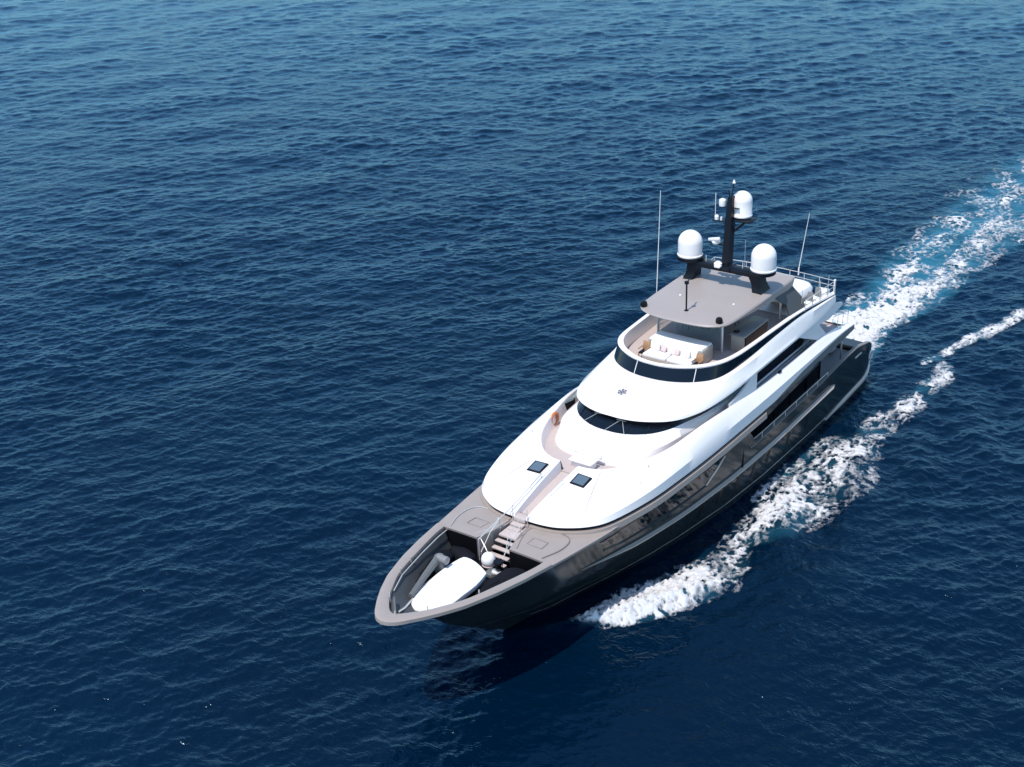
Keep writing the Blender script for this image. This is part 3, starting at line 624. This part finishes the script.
a = MB(); a.loft([full(ringA(r)) for r in (br0, br1, br2, br3, bb)]); roof = a.build('bridge_roof', 'white', yacht, ang=30)
a = MB(); a.loft([full(ringA(br0)), full(ringA([(p[0]-1.2, p[1]*.78, p[2]+.12) for p in br0]))]); a.build('roof_underside', 'white', yacht)
a = MB(); a.loft([full(ringA(bb)), full(ringA(bt))]); band = a.build('wind_deflector', 'glass', yacht)
bbm, btm = full(ringA(bb)), full(ringA(bt)); nb = len(bbm)//2
for k in (-7, 18):
    a = MB(); a.tube([bbm[nb+k]+Vector((.02, 0, 0)), btm[nb+k]+Vector((.02, 0, 0))], .022, 6); a.build('deflector_joint', 'white', band)
a = MB(); a.loft([full(ringA(r)) for r in (bt, bt2, bti, btf)]); a.build('sundeck_coaming', 'white', yacht, ang=30)
dk = full(ringA([(p[0]+.06, p[1]+.05, 8.03) for p in btf]))
a = MB(); n_ = len(dk); hlf = n_//2
a.loft([dk[:hlf+1], dk[hlf:][::-1]]); a.build('sundeck_floor', 'teak', yacht)
# emblem: small six-armed star
a = MB()
def roofz(x, y): return it(x, [(23, 8.385), (24.9, 8.335), (26.35, 8.03)])-.012*y*y
for k in range(6):
    an = k*math.pi/3+.3; c_, s_ = math.cos(an), math.sin(an)
    for r0_, r1_, w_ in ((.03, .27, .035),):
        q = [(25.35+r0_*c_-w_*s_, r0_*s_+w_*c_), (25.35+r1_*c_-w_*1.6*s_, r1_*s_+w_*1.6*c_), (25.35+r1_*c_+w_*1.6*s_, r1_*s_-w_*1.6*c_), (25.35+r0_*c_+w_*s_, r0_*s_-w_*c_)]
        a.add([(x, y-.25, roofz(x, y)+.02) for x, y in q], [(0, 1, 2, 3)])
    q = [(25.35+.2*math.cos(an+.5+d_), .2*math.sin(an+.5+d_)) for d_ in (-.16, .16)]+[(25.35+.27*math.cos(an+.5), .27*math.sin(an+.5))]
    a.add([(x, y-.25, roofz(x, y)+.02) for x, y in q], [(0, 1, 2)])
a.build('star_emblem', 'emblem', roof)

# fine panel seams, grab rails and fittings on the white shell
for sgn in (1, -1):
    r2_, r3_ = ringA(out2), ringA(coam)
    for k in (14, 24):
        a = MB(); p, q = r2_[k], r3_[k]; a.tube([(p.x, p.y*sgn, p.z+.0), ((p.x+q.x)/2, (p.y+q.y)/2*sgn, (p.z+q.z)/2+.045), (q.x, q.y*sgn, q.z)], .012, 4); a.build('panel_seam', 'grey', shell)
    a = MB(); a.tube([(33.6, sgn*.62, 6.22), (33.6, sgn*.62, 6.42), (32.6, sgn*.66, 6.62), (32.6, sgn*.66, 6.36)], .018, 6); a.build('grab_rail', 'steel', shell)
    a = MB(); a.lathe([(.07, 0), (.08, .03), (.04, .07)], (29.2, sgn*3.62, 6.66), 10); a.build('deck_light', 'steel', shell)
# skylights and centre bench
for sgn in (1, -1):
    x0, y0 = 31.95, sgn*1.33
    z0 = 6.46 if True else 0
    a = MB(); a.box((x0, y0, 6.455), (.86, .86, .08), ry=R(11), rx=R(-3*sgn), bev=.03); sk = a.build('skylight', 'black', shell)
    a = MB(); a.box((x0, y0, 6.50), (.66, .66, .03), ry=R(11), rx=R(-3*sgn)); a.build('skylight_pane', 'skyglass', shell)
a = MB(); a.box((30.0, .25, 6.2), (.55, 1.25, .34), bev=.04); a.box((30.05, .25, 6.43), (.75, 1.4, .1), bev=.04); a.box((29.6, .25, 6.6), (.1, 1.7, .3), bev=.03); a.build('walkway_bench', 'white', yacht)
for dx in (0,):
    for sgn in (1, -1):
        a = MB(); a.box((15.2, sgn*4.27, 6.36), (.35, .12, .1), bev=.02); a.build('deck_cleat', 'black', yacht)

# ---- aft end of the sun deck: rail, posts
for (x0, y0), (x1, y1), n in (((7.4, -4.0), (7.4, 4.2), 9), ((7.4, 4.2), (10.6, 3.95), 4), ((7.4, -4.0), (10.6, -3.95), 4)):
    pass
a = MB(); rp = [(11.3, 3.9), (9.4, 4.02), (7.55, 4.15), (7.3, 2), (7.2, 0), (7.3, -2), (7.55, -4.15), (9.4, -4.02), (11.3, -3.9)]
for z in (9.35, 9.0): a.tube([(x, y, z) for x, y in rp], .022, 6)
for i in range(len(rp)-1):
    for k in range(2):
        x = rp[i][0]+(rp[i+1][0]-rp[i][0])*k/2; y = rp[i][1]+(rp[i+1][1]-rp[i][1])*k/2
        a.tube([(x, y, 8.1), (x, y, 9.35)], .022, 6)
a.build('sundeck_rail', 'steel', yacht)
a = MB(); a.box((7.5, 4.12, 8.75), (.13, .1, 1.35), bev=.02); a.build('corner_post', 'white', yacht)
a = MB(); a.prism([(11.2, 3.9), (7.5, 4.15), (7.2, 0), (7.5, -4.15), (11.2, -3.9)], 8.05, 8.1); a.build('aft_sundeck', 'white', yacht)
for sgn in (1, -1):
    a = MB(); a.tube([(5.2, sgn*4.2, 6.5), (7.6, sgn*4.2, 6.95)], .03, 6)
    for x in (5.2, 6.0, 6.8, 7.6): a.tube([(x, sgn*4.2, 5.7), (x, sgn*4.2, 6.4+.19*(x-5.2))], .02, 6)
    a.build('bridge_deck_rail', 'steel', yacht)
a = MB(); a.box((7.0, 2.3, 6.55), (.9, 1.8, .7), bev=.1); a.build('aft_sofa', 'pillow', yacht)

a = MB(); a.box((8.0, 3.55, 8.45), (.7, .7, .75), bev=.06); a.build('deck_locker', 'white', yacht)
# ---- hardtop
ht = [(20.15, 0), (20.1, 1.1), (19.9, 2.0), (19.45, 2.6), (18.6, 2.88), (16, 2.98), (12.9, 3.02), (11.1, 3.0), (10.85, 2.6), (10.8, 0)]
def hr(off, z, zf=None):
    c = ringA([(15.3+(p[0]-15.3)*(1-off/5), p[1]*(1-off/3), 0) for p in ht])
    return [Vector((p.x, p.y, (z if zf is None else zf(p)))) for p in c]
def ringclosed(h_): return mir(h_)[::-1][:-1]+h_[:-1] if False else (h_ + mir(h_)[::-1][1:-1])
skz = lambda p: it(p.x, [(10.8, 9.75), (14, 9.98), (17, 10.25), (20.2, 10.42)])
crown = lambda d: (lambda p: 10.6+d)
a = MB(); a.loft([ringclosed(hr(.35, 0, lambda p: skz(p)+.03)), ringclosed(hr(.12, 0, skz)), ringclosed(hr(0, 0, lambda p: 10.5)), ringclosed(hr(.06, 10.58)), ringclosed(hr(.3, 10.62)), ringclosed(hr(1.2, 10.66))], True, True, True)
hard = a.build('hardtop', 'top', yacht, ang=35)
for x, y in ((19.35, -2.45), (19.3, 2.35)):
    a = MB(); a.lathe([(.16, 0), (.2, .06), (.2, .2), (.16, .31), (.06, .36)], (x, y, 10.58), 18); a.box((x+.12, y, 10.82), (.18, .2, .16), bev=.03); a.build('camera_housing', 'black', hard)
a = MB(); a.lathe([(.14, 0), (.14, .05), (.05, .08), (.05, 1.7)], (18.8, 0, 10.62), 10); a.tube([(18.8, 0, 12.3), (18.2, -.15, 12.35)], .04, 6); a.lathe([(.13, 0), (.13, .12), (.05, .16)], (18.8, 0, 12.3), 10); a.build('light_pole', 'mast', hard)
for x, y in ((17.7, -2.45), (17.7, 1.75), (11.7, 2.5), (11.7, -2.5)):
    a = MB(); a.box((x, y, 9.2), (.11, .11, 2.35), bev=.02); a.build('hardtop_post', 'white', hard)
for sgn in (1, -1):
    a = MB(); a.loft([[(13.6, sgn*2.85, 10.2), (11.0, sgn*2.9, 10.0)], [(12.6, sgn*3.3, 9.4), (10.7, sgn*3.4, 9.3)], [(12.9, sgn*3.65, 8.9), (10.9, sgn*3.75, 8.8)]]); a.loft([[(13.6, sgn*2.75, 10.2), (11.0, sgn*2.8, 10.0)], [(12.6, sgn*3.2, 9.4), (10.7, sgn*3.3, 9.3)], [(12.9, sgn*3.55, 8.9), (10.9, sgn*3.65, 8.8)]])
    a.build('hardtop_wing', 'well', hard)
for x, y in ((16.7, 1.9), (17, -1.4), (13, 1.2)):
    a = MB(); a.lathe([(.07, 0), (.07, .03), (.04, .05)], (x, y, 10.66), 10); a.build('roof_light', 'white', hard)
a = MB(); a.box((13.9, -2.0, 10.665), (.8, 1.2, .02), rz=.05); a.build('roof_hatch', 'taupe', hard)
# windscreen under the hardtop, behind the sofa
a = MB(); a.box((17.8, -.35, 9.0), (.03, 4.2, 1.7)); a.build('wind_screen', 'clear', yacht)

# ---- radar arch and mast
arch = MB()
for sgn in (1, -1):
    arch.loft([[(14.6, sgn*2.0, 10.6), (14.6, sgn*2.6, 10.6), (13.4, sgn*2.6, 10.6), (13.4, sgn*2.0, 10.6)], [(14.45, sgn*1.86, 11.1), (14.45, sgn*2.42, 11.1), (13.6, sgn*2.42, 11.1), (13.6, sgn*1.86, 11.1)], [(14.5, sgn*1.6, 11.7), (14.5, sgn*2.35, 11.7), (13.7, sgn*2.35, 11.7), (13.7, sgn*1.6, 11.7)]], True, True, True)
    arch.lathe([(.45, 0), (.8, .14), (.82, .34)], (14.1, sgn*2.35, 11.66), 20)
arch.box((14.1, 0, 11.66), (.8, 4.7, .32), bev=.08)
arch.box((14.1, 0, 11.7), (1.0, 1.0, .3), bev=.08)
ar = arch.build('radar_arch', 'mast', yacht)
def dome(x, y, z, r, hh):
    n = 10; prof = [(r*.86, 0), (r*1.03, .02), (r*1.05, .1), (r*.99, .15), (r, hh-r)]
    prof += [(r*math.cos(math.pi/2*k/n), hh-r+r*math.sin(math.pi/2*k/n)) for k in range(1, n)] + [(.01, hh)]
    a = MB(); a.lathe(prof, (x, y, z), 32); return a.build('radar_dome', 'white', ar)
dome(14.1, 2.42, 12.0, .73, 1.56); dome(14.1, -2.38, 12.0, .73, 1.56); dome(13.05, .42, 14.62, .58, 1.5)
a = MB(); a.loft([[(14.3-.02, -.2, 11.7), (14.3, .2, 11.7), (13.6, .2, 11.7), (13.6, -.2, 11.7)], [(13.95, -.2, 14.6), (13.95, .2, 14.6), (13.45, .2, 14.6), (13.45, -.2, 14.6)], [(13.8, -.14, 15.9), (13.8, .14, 15.9), (13.45, .14, 15.9), (13.45, -.14, 15.9)]], True, True, True)
a.box((13.3, .55, 14.52), (1.0, 1.5, .08), bev=.02)
a.tube([(13.6, .1, 13.7), (13.2, .9, 14.5)], .08, 6)
a.box((13.8, -.6, 12.95), (.3, 1.3, .06), bev=.01); a.box((13.8, -.55, 14.35), (.2, 1.1, .05), bev=.01); a.box((13.7, 0, 15.25), (.12, 1.1, .05), bev=.01)
a.tube([(13.6, 0, 15.9), (13.55, .1, 16.75)], .035, 6)
a.tube([(13.6, -.12, 15.9), (13.6, -.2, 16.25)], .04, 6)
a.build('mast', 'mast', ar)
a = MB(); a.box((14.1, -.8, 13.3), (.2, 1.0, .18), rz=R(-25), rx=R(18), bev=.05); a.lathe([(.22, 0), (.26, .1), (.2, .25)], (13.95, -.75, 13.0), 14); a.build('radar_scanner', 'white', ar)
a = MB(); a.lathe([(.2, 0), (.22, .15), (.2, .35), (.1, .42)], (13.75, -.5, 15.3), 14); a.build('small_dome', 'white', ar)
a = MB(); a.lathe([(.12, 0), (.13, .2), (.05, .28)], (13.75, -.85, 14.4), 12); a.lathe([(.06, 0), (.06, .2)], (13.75, -.55, 14.4), 10); a.build('navigation_light', 'white', ar)
a = MB(); a.lathe([(.1, 0), (.02, .2)], (13.55, .1, 16.7), 8); a.build('mast_light', 'white', ar)
a = MB(); a.lathe([(.25, 0), (.24, .14), (.1, .25)], (14.4, -.35, 11.84), 14); a.box((14.7, -.2, 11.9), (.3, .35, .1), bev=.02); a.build('search_light', 'white', ar)
for x, y, z0, z1 in ((12, .19, 11.0, 12.75), (13.75, -.95, 14.3, 16.0), (14.1, -1.3, 11.75, 12.2), (14.1, 1.1, 11.75, 12.2)):
    a = MB(); a.tube([(x, y, z0), (x, y, z1)], .018, 5); a.build('whip_aerial', 'white', ar)
for x, y, z0, z1, dx, dy in ((16.5, -3.3, 8.9, 16.6, 0, .25), (6.95, 1.45, 9.0, 13.2, .1, .55)):
    a = MB(); a.tube([(x, y, z0), (x, y, z0+.5)], .045, 6); a.tube([(x, y, z0+.4), (x+dx, y+dy, z1)], .028, 6, .016); a.build('whip_antenna', 'white', yacht)
for x, y in ((11.1, 3.6), (9.2, 3.9), (8.2, 4.0)):
    a = MB(); a.tube([(x, y, 8.4), (x, y, 9.9)], .016, 5); a.build('flag_staff', 'steel', yacht)

# ------------------------------------------------------------------ things standing on the yacht
# covered tender in the bow well
tend = empty('covered_tender', (41.2, 0, 4.1), 'small boat under a white fitted cover lying in the bow well', 'tender')
O_ = [(43.5, -.2), (43.3, -.62), (42.4, -1.1), (41.2, -1.1), (39.9, -1.02), (39.0, -.86), (38.9, -.3), (39.3, .4), (39.75, .78), (40.5, .95), (41.1, .85), (41.4, .8), (41.9, 1.06), (42.8, .78), (43.3, .3)]
oc = cr([(x, y, 0) for x, y in O_]+[(43.5, -.2, 0)], 4)[:-1]
oc = [p for i_, p in enumerate(cr([(x, y, 0) for x, y in [(43.5, -.2), (43.3, -.62), (42.5, -1.08), (41.3, -1.1), (40.2, -1.12), (39.1, -1.0), (38.85, -.75), (38.95, -.1), (39.35, .75), (39.6, .9), (40.5, 1.05), (41.5, 1.02), (42.3, 1.0), (42.9, .76), (43.35, .25)]]+[(43.5, -.2, 0)], 2)[:-1])]
cx, cy = 41.2, -.08
def tr_(k, z): return [Vector((cx+(p.x-cx)*k, cy+(p.y-cy)*k, z(p) if callable(z) else z)) for p in oc]
a = MB(); a.loft([tr_(.84, 4.6), tr_(.96, 4.72), tr_(1.0, lambda p: 4.9), tr_(.985, lambda p: 5.0), tr_(.9, lambda p: 5.05+.015*math.sin(p.x*7+p.y*5)), tr_(.45, lambda p: 5.09+.03*math.sin(p.y*6)), tr_(.12, 5.12)], True, True, True)
a.build('cover', 'white_matt', tend)
a = MB(); a.loft([tr_(.45, 4.32), tr_(.7, 4.4), tr_(.82, 4.6)], True, True, True); a.build('boat_hull', 'black', tend)
# black covered craft on the other side and at the back of the well
def covered(name, label, pts, z0, z1, grp=None):
    c_ = cr([(x, y, 0) for x, y in pts]+[(pts[0][0], pts[0][1], 0)], 3)[:-1]
    mx = sum(p.x for p in c_)/len(c_); my = sum(p.y for p in c_)/len(c_)
    e_ = empty(name, (mx, my, z0), label, 'covered craft', grp)
    f = lambda k, z: [Vector((mx+(p.x-mx)*k, my+(p.y-my)*k, z+.05*math.sin(p.x*5+p.y*4))) for p in c_]
    a = MB(); a.loft([f(.9, z0), f(1, z0+.25), f(1, z1-.25), f(.9, z1-.06), f(.55, z1+.05), f(.1, z1+.08)], True, True, True); a.build('cover', 'cover', e_)
    a = MB(); r_ = f(1.01, z0+.35); a.tube([tuple(p) for p in r_+[r_[0]]], .02, 5); a.build('lashing', 'mast', e_)
    return e_
covered('covered_jet_ski', 'black covered jet ski along the starboard side of the bow well', [(42.4, -1.5), (41.0, -2.05), (39.3, -2.45), (38.6, -2.4), (38.6, -1.7), (40, -1.5), (41.9, -1.25)], 4.1, 4.85)
covered('covered_jet_ski', 'black covered jet ski across the aft starboard corner of the bow well', [(38.6, -2.0), (38.9, -.9), (38.7, -.65), (38.1, -.75), (37.95, -1.6), (38.0, -2.4)], 4.1, 4.8)
covered('covered_jet_ski', 'long black cover along the port side of the bow well beside the white cover', [(41.4, 1.3), (40.6, 2.0), (39.2, 2.45), (38.0, 2.65), (38.0, 1.6), (38.7, 1.1), (40, 1.05)], 4.1, 4.85)
cr_ = empty('deck_crane', (40.1, -1.45, 4.1), 'grey folded crane arm lying beside the white covered boat', 'crane')
a = MB(); a.tube([(43.0, -.85, 5.15), (41.5, -1.2, 5.3), (40.3, -1.45, 5.4)], .13, 8, .19); a.build('jib', 'bluegrey', cr_)
a = MB(); a.lathe([(.34, 0), (.34, .9), (.28, 1.1), (.3, 1.3), (.22, 1.45)], (40.1, -1.45, 4.1), 16); a.build('column', 'bluegrey', cr_)
a = MB(); a.lathe([(.16, -.3), (.2, -.28), (.2, .28), (.16, .3)], (40.15, -1.2, 5.45), 14, 'Y'); a.build('winch_drum', 'grey', cr_)
fe = empty('round_fender', (38.25, 0, 4.1), 'round white fender with a pink underside at the foot of the bow stairs', 'fender')
a = MB(); n = 12; a.lathe([(max(.01, .36*math.cos(math.pi*(k/n-.5))), .38+.40*math.sin(math.pi*(k/n-.5))) for k in range(n+1)], (38.1, -.05, 4.3), 20); a.build('ball', 'white_matt', fe)
a = MB(); a.lathe([(.26, 0), (.33, .1), (.3, .17)], (38.1, -.05, 4.31), 20); a.build('base_ring', 'pink', fe)
a = MB(); a.tube([(38.1, -.05, 5.05), (38.0, -.3, 5.3), (37.75, -.75, 5.5)], .02, 5); a.build('lanyard', 'steel', fe)
gb_ = empty('windlass', (38.5, .9, 4.1), 'grey and black mooring winch at the foot of the bow stairs', 'winch')
a = MB(); a.box((38.6, .65, 4.3), (.6, .9, .35), bev=.06); a.build('gearbox', 'bluegrey', gb_)
a = MB(); a.lathe([(.2, 0), (.26, .05), (.14, .2), (.14, .34), (.27, .5), (.25, .56)], (38.35, .75, 4.45), 16); a.build('drum', 'black', gb_)
a = MB(); a.lathe([(.12, -.25), (.2, -.22), (.1, -.05), (.1, .05), (.2, .22), (.12, .25)], (38.75, .95, 4.6), 14, 'Y'); a.build('warping_head', 'steel', gb_)
an = empty('anchor_winch', (42.6, -1.5, 4.4), 'small pale anchor winch by the tip of the white boat cover', 'winch')
a = MB(); a.box((42.35, -1.6, 4.62), (.45, .34, .3), bev=.04); a.box((42.75, -1.2, 4.55), (.3, .3, .35), bev=.04); a.build('gearbox', 'beige', an)
a = MB(); a.lathe([(.12, 0), (.16, .04), (.08, .15), (.08, .25), (.16, .36), (.12, .4)], (42.7, -.95, 4.6), 14); a.build('capstan', 'steel', an)
a = MB(); a.tube([(42.9, -.8, 5.0), (43.9, -.45, 5.2), (44.7, -.1, 5.6)], .05, 6); a.build('chain', 'steel', an)
# bow roller plate and stainless fairleads belong to the yacht
a = MB(); a.box((44.75, -.35, 5.72), (.06, 1.3, .42), rz=R(-47+0), ry=R(-25), bev=.02); a.build('bow_fairlead', 'bluegrey', yacht)
for q in ((44.35, -.9), (45.3, .22)):
    a = MB(); a.tube([(*q, 5.6), (*q, 6.12)], .03, 6); a.build('bow_post', 'steel', yacht)
a = MB(); a.tube([(x, -y*.93, sheer(x)-.12) for x, y in WELL[3:]], .03, 6); a.build('well_rail', 'steel', yacht)
for x, y in ((42.3, -2.0), (41.2, -2.28), (41.7, 2.15), (44.1, 1.1)):
    a = MB(); a.tube([(x, y, sheer(x)-.1), (x, y, sheer(x)+.22)], .03, 6); a.build('bollard', 'steel', yacht)
a = MB(); a.tube([(37.9, -.75, 5.5), (35.2, -.6, 6.05), (31.9, -.62, 6.75)], .035, 6, .02); a.lathe([(.06, 0), (.08, .05), (.05, .12)], (36.4, -.62, 5.85), 8); a.tube([(37.9, -.75, 4.3), (37.9, -.75, 5.5)], .03, 6); a.build('folded_jackstaff', 'steel', yacht)
a = MB(); a.tube([(35.45, -.45, 5.4), (35.45, -.45, 6.3)], .02, 6); a.tube([(35.45, .45, 5.4), (35.45, .45, 6.3)], .02, 6); a.tube([(35.45, .45, 6.3), (37.4, .7, 6.0), (37.7, .75, 5.3)], .018, 6); a.build('passage_rail', 'steel', yacht)

# lifebuoy
a = MB(); rows = []
for i in range(28):
    an_ = 2*math.pi*i/28; c_, s_ = math.cos(an_), math.sin(an_)
    rows.append([(27.0+(.33+.09*math.cos(b_))*c_, -3.62+.08*math.sin(b_)+.06*c_*0, 6.42+(.33+.09*math.cos(b_))*s_) for b_ in [2*math.pi*k/10 for k in range(10)]])
a.loft(rows+[rows[0]], True)
lbe = empty('lifebuoy', (27.0, -3.62, 6.0), 'orange ring lifebuoy hanging inside the starboard bulwark of the walkway', 'lifebuoy')
a.build('ring', 'orange', lbe)
a = MB(); a.box((27.0, -3.68, 6.42), (.06, .05, .6)); a.box((27.0, -3.68, 6.42), (.5, .05, .05)); a.build('bracket', 'tan', lbe)
a = MB(); a.box((25.3, -3.87, 6.45), (1.2, .05, .55), rz=R(-9)); a.build('walkway_locker', 'black', yacht)

# sofa and pillows on the sun deck
so = empty('sun_deck_sofa', (20, 0, 8.03), 'white sun pad and sofa facing forward on the sun deck', 'sofa')
a = MB(); a.box((19.4, 0, 8.5), (1.25, 3.5, .92), bev=.04); a.box((20.55, 0, 8.2), (1.1, 3.1, .34), bev=.04); a.build('base', 'beige', so)
a = MB(); a.box((19.42, 0, 9.0), (1.2, 3.4, .14), bev=.05); a.build('sun_pad', 'white_matt', so)
for y in (-.78, .78):
    a = MB(); a.box((20.6, y, 8.46), (1.0, 1.5, .2), bev=.06); a.build('seat_cushion', 'white_matt', so)
for y in (-1.14, -.38, .38, 1.14):
    a = MB(); a.box((20.12, y, 8.76), (.2, .74, .46), ry=R(-18), bev=.07); a.build('back_cushion', 'white_matt', so)
pg = 'scatter pillows on the sun deck sofa'
for i, (y, m_, lab, s_, tw) in enumerate(((-1.0, 'pillow', 'grey white pillow near the starboard end of the sofa', .42, .2), (-.55, 'pink', 'blush pink pillow second from the starboard end of the sofa', .34, -.2), (.02, 'pillow', 'pale pillow in the middle of the sofa', .42, .1), (.3, 'pink', 'blush pink pillow just port of the sofa middle', .34, -.1), (.95, 'pillow', 'pale pillow near the port end of the sofa', .4, .15))):
    a = MB(); a.box((20.34, y, 8.74), (.14, s_, s_), ry=R(-22), rx=tw, bev=.06); o = a.build('pillow', m_); tag(o, lab, 'pillow', pg)
for y, lab in ((-1.72, 'tan leather armchair at the starboard end of the white sofa'), (1.72, 'tan leather armchair at the port end of the white sofa')):
    e_ = empty('armchair', (20.5, y, 8.03), lab, 'armchair', 'tan chairs beside the sofa')
    a = MB(); a.box((20.55, y, 8.4), (.6, .42, .1), bev=.03); a.build('seat', 'black', e_)
    a = MB(); a.box((20.28, y, 8.68), (.09, .44, .5), ry=R(-14), bev=.03); a.build('backrest', 'tan', e_)
    for dx in (.27, -.25):
        a = MB(); a.box((20.55+dx, y+.2, 8.22), (.05, .05, .38)); a.box((20.55+dx, y-.2, 8.22), (.05, .05, .38)); a.build('leg', 'tan', e_)
    for dy in (.22, -.22):
        a = MB(); a.box((20.55, y+dy, 8.63), (.6, .06, .05), bev=.015); a.build('armrest', 'tan', e_)
# bar cabinet
ba = empty('bar_cabinet', (15.8, 2.55, 8.03), 'long grey bar cabinet under the port side of the hardtop', 'cabinet')
a = MB(); a.box((15.8, 2.5, 8.52), (2.9, .85, .98), bev=.02); a.build('carcass', 'beige', ba)
a = MB(); a.box((15.8, 2.5, 9.06), (3.05, .98, .1), bev=.02); a.build('worktop', 'grey', ba)
a = MB(); a.box((15.8, 2.955, 8.53), (2.8, .07, .92)); a.build('side_panel', 'black', ba)
a = MB(); a.box((16.9, 2.25, 9.15), (.3, .3, .08), bev=.02); tag(a.build('tray', 'black'), 'small black tray on the front corner of the bar cabinet', 'tray')
b2 = empty('dining_table', (14.6, -.6, 8.03), 'dark dining table under the middle of the hardtop', 'table')
a = MB(); a.box((14.6, -.6, 8.76), (2.8, 1.3, .07), bev=.02); a.build('tabletop', 'grey', b2)
a = MB(); a.box((14.6, -.6, 8.38), (1.6, .5, .7), bev=.03); a.build('pedestal', 'black', b2)
for i, (x, y, w_) in enumerate(((15.7, -1.6, 'forward starboard side'), (13.7, -1.6, 'aft starboard side'), (15.7, .45, 'forward port side'), (13.7, .45, 'aft port side'))):
    e_ = empty('dining_chair', (x, y, 8.03), 'dark chair at the '+w_+' of the dining table', 'chair', 'chairs round the dining table')
    s_ = -1 if y < -.6 else 1
    a = MB(); a.box((x, y, 8.48), (.5, .48, .08), bev=.02); a.build('seat', 'black', e_)
    a = MB(); a.box((x, y+s_*.22, 8.78), (.48, .06, .5), bev=.02); a.build('backrest', 'beige', e_)
    for dx in (.2, -.2):
        for dy in (.2, -.2):
            a = MB(); a.box((x+dx, y+dy, 8.24), (.04, .04, .42)); a.build('leg', 'black', e_)

# covered craft and chairs on the aft sun deck
wt = empty('covered_dinghy', (9.4, 1.4, 8.1), 'white covered dinghy behind the hardtop on the aft sun deck', 'dinghy')
O2 = [(11.3, 1.75), (10.8, 2.55), (9.5, 2.95), (8.0, 2.9), (7.6, 1.75), (8.0, .6), (9.5, .55), (10.8, .95)]
oc2 = cr([(x, y, 0) for x, y in O2]+[(11.3, 1.75, 0)], 4)[:-1]
f2 = lambda k, z: [Vector((9.4+(p.x-9.4)*k, 1.75+(p.y-1.75)*k, z+.15*max(0, (p.x-9.4)/1.6))) for p in oc2]
a = MB(); a.loft([f2(.6, 8.15), f2(.85, 8.35), f2(.98, 8.65)], True, True, True); a.build('boat_hull', 'beige', wt)
a = MB(); a.loft([f2(.99, 8.64), f2(1, 8.85), f2(.9, 9.1), f2(.5, 9.32), f2(.1, 9.38)], True, True, True); a.build('cover', 'white_matt', wt)
for k, (x, y, lab) in enumerate(((9.6, 3.35, 'forward one of two white deck chairs with grey backs by the aft port rail'), (8.7, 3.45, 'aft one of two white deck chairs with grey backs by the aft port rail'))):
    e_ = empty('deck_chair', (x, y, 8.1), lab, 'deck chair', 'white deck chairs on the aft sun deck')
    a = MB(); a.box((x, y, 8.48), (.5, .5, .06), bev=.02); a.build('seat', 'white_matt', e_)
    a = MB(); a.box((x-.24, y, 8.82), (.05, .36, .55), ry=R(-10), bev=.02); a.build('backrest', 'grey', e_)
    for dx in (.22, -.22):
        for dy in (.22, -.22):
            a = MB(); a.box((x+dx, y+dy, 8.28), (.035, .035, .36)); a.build('leg', 'white', e_)
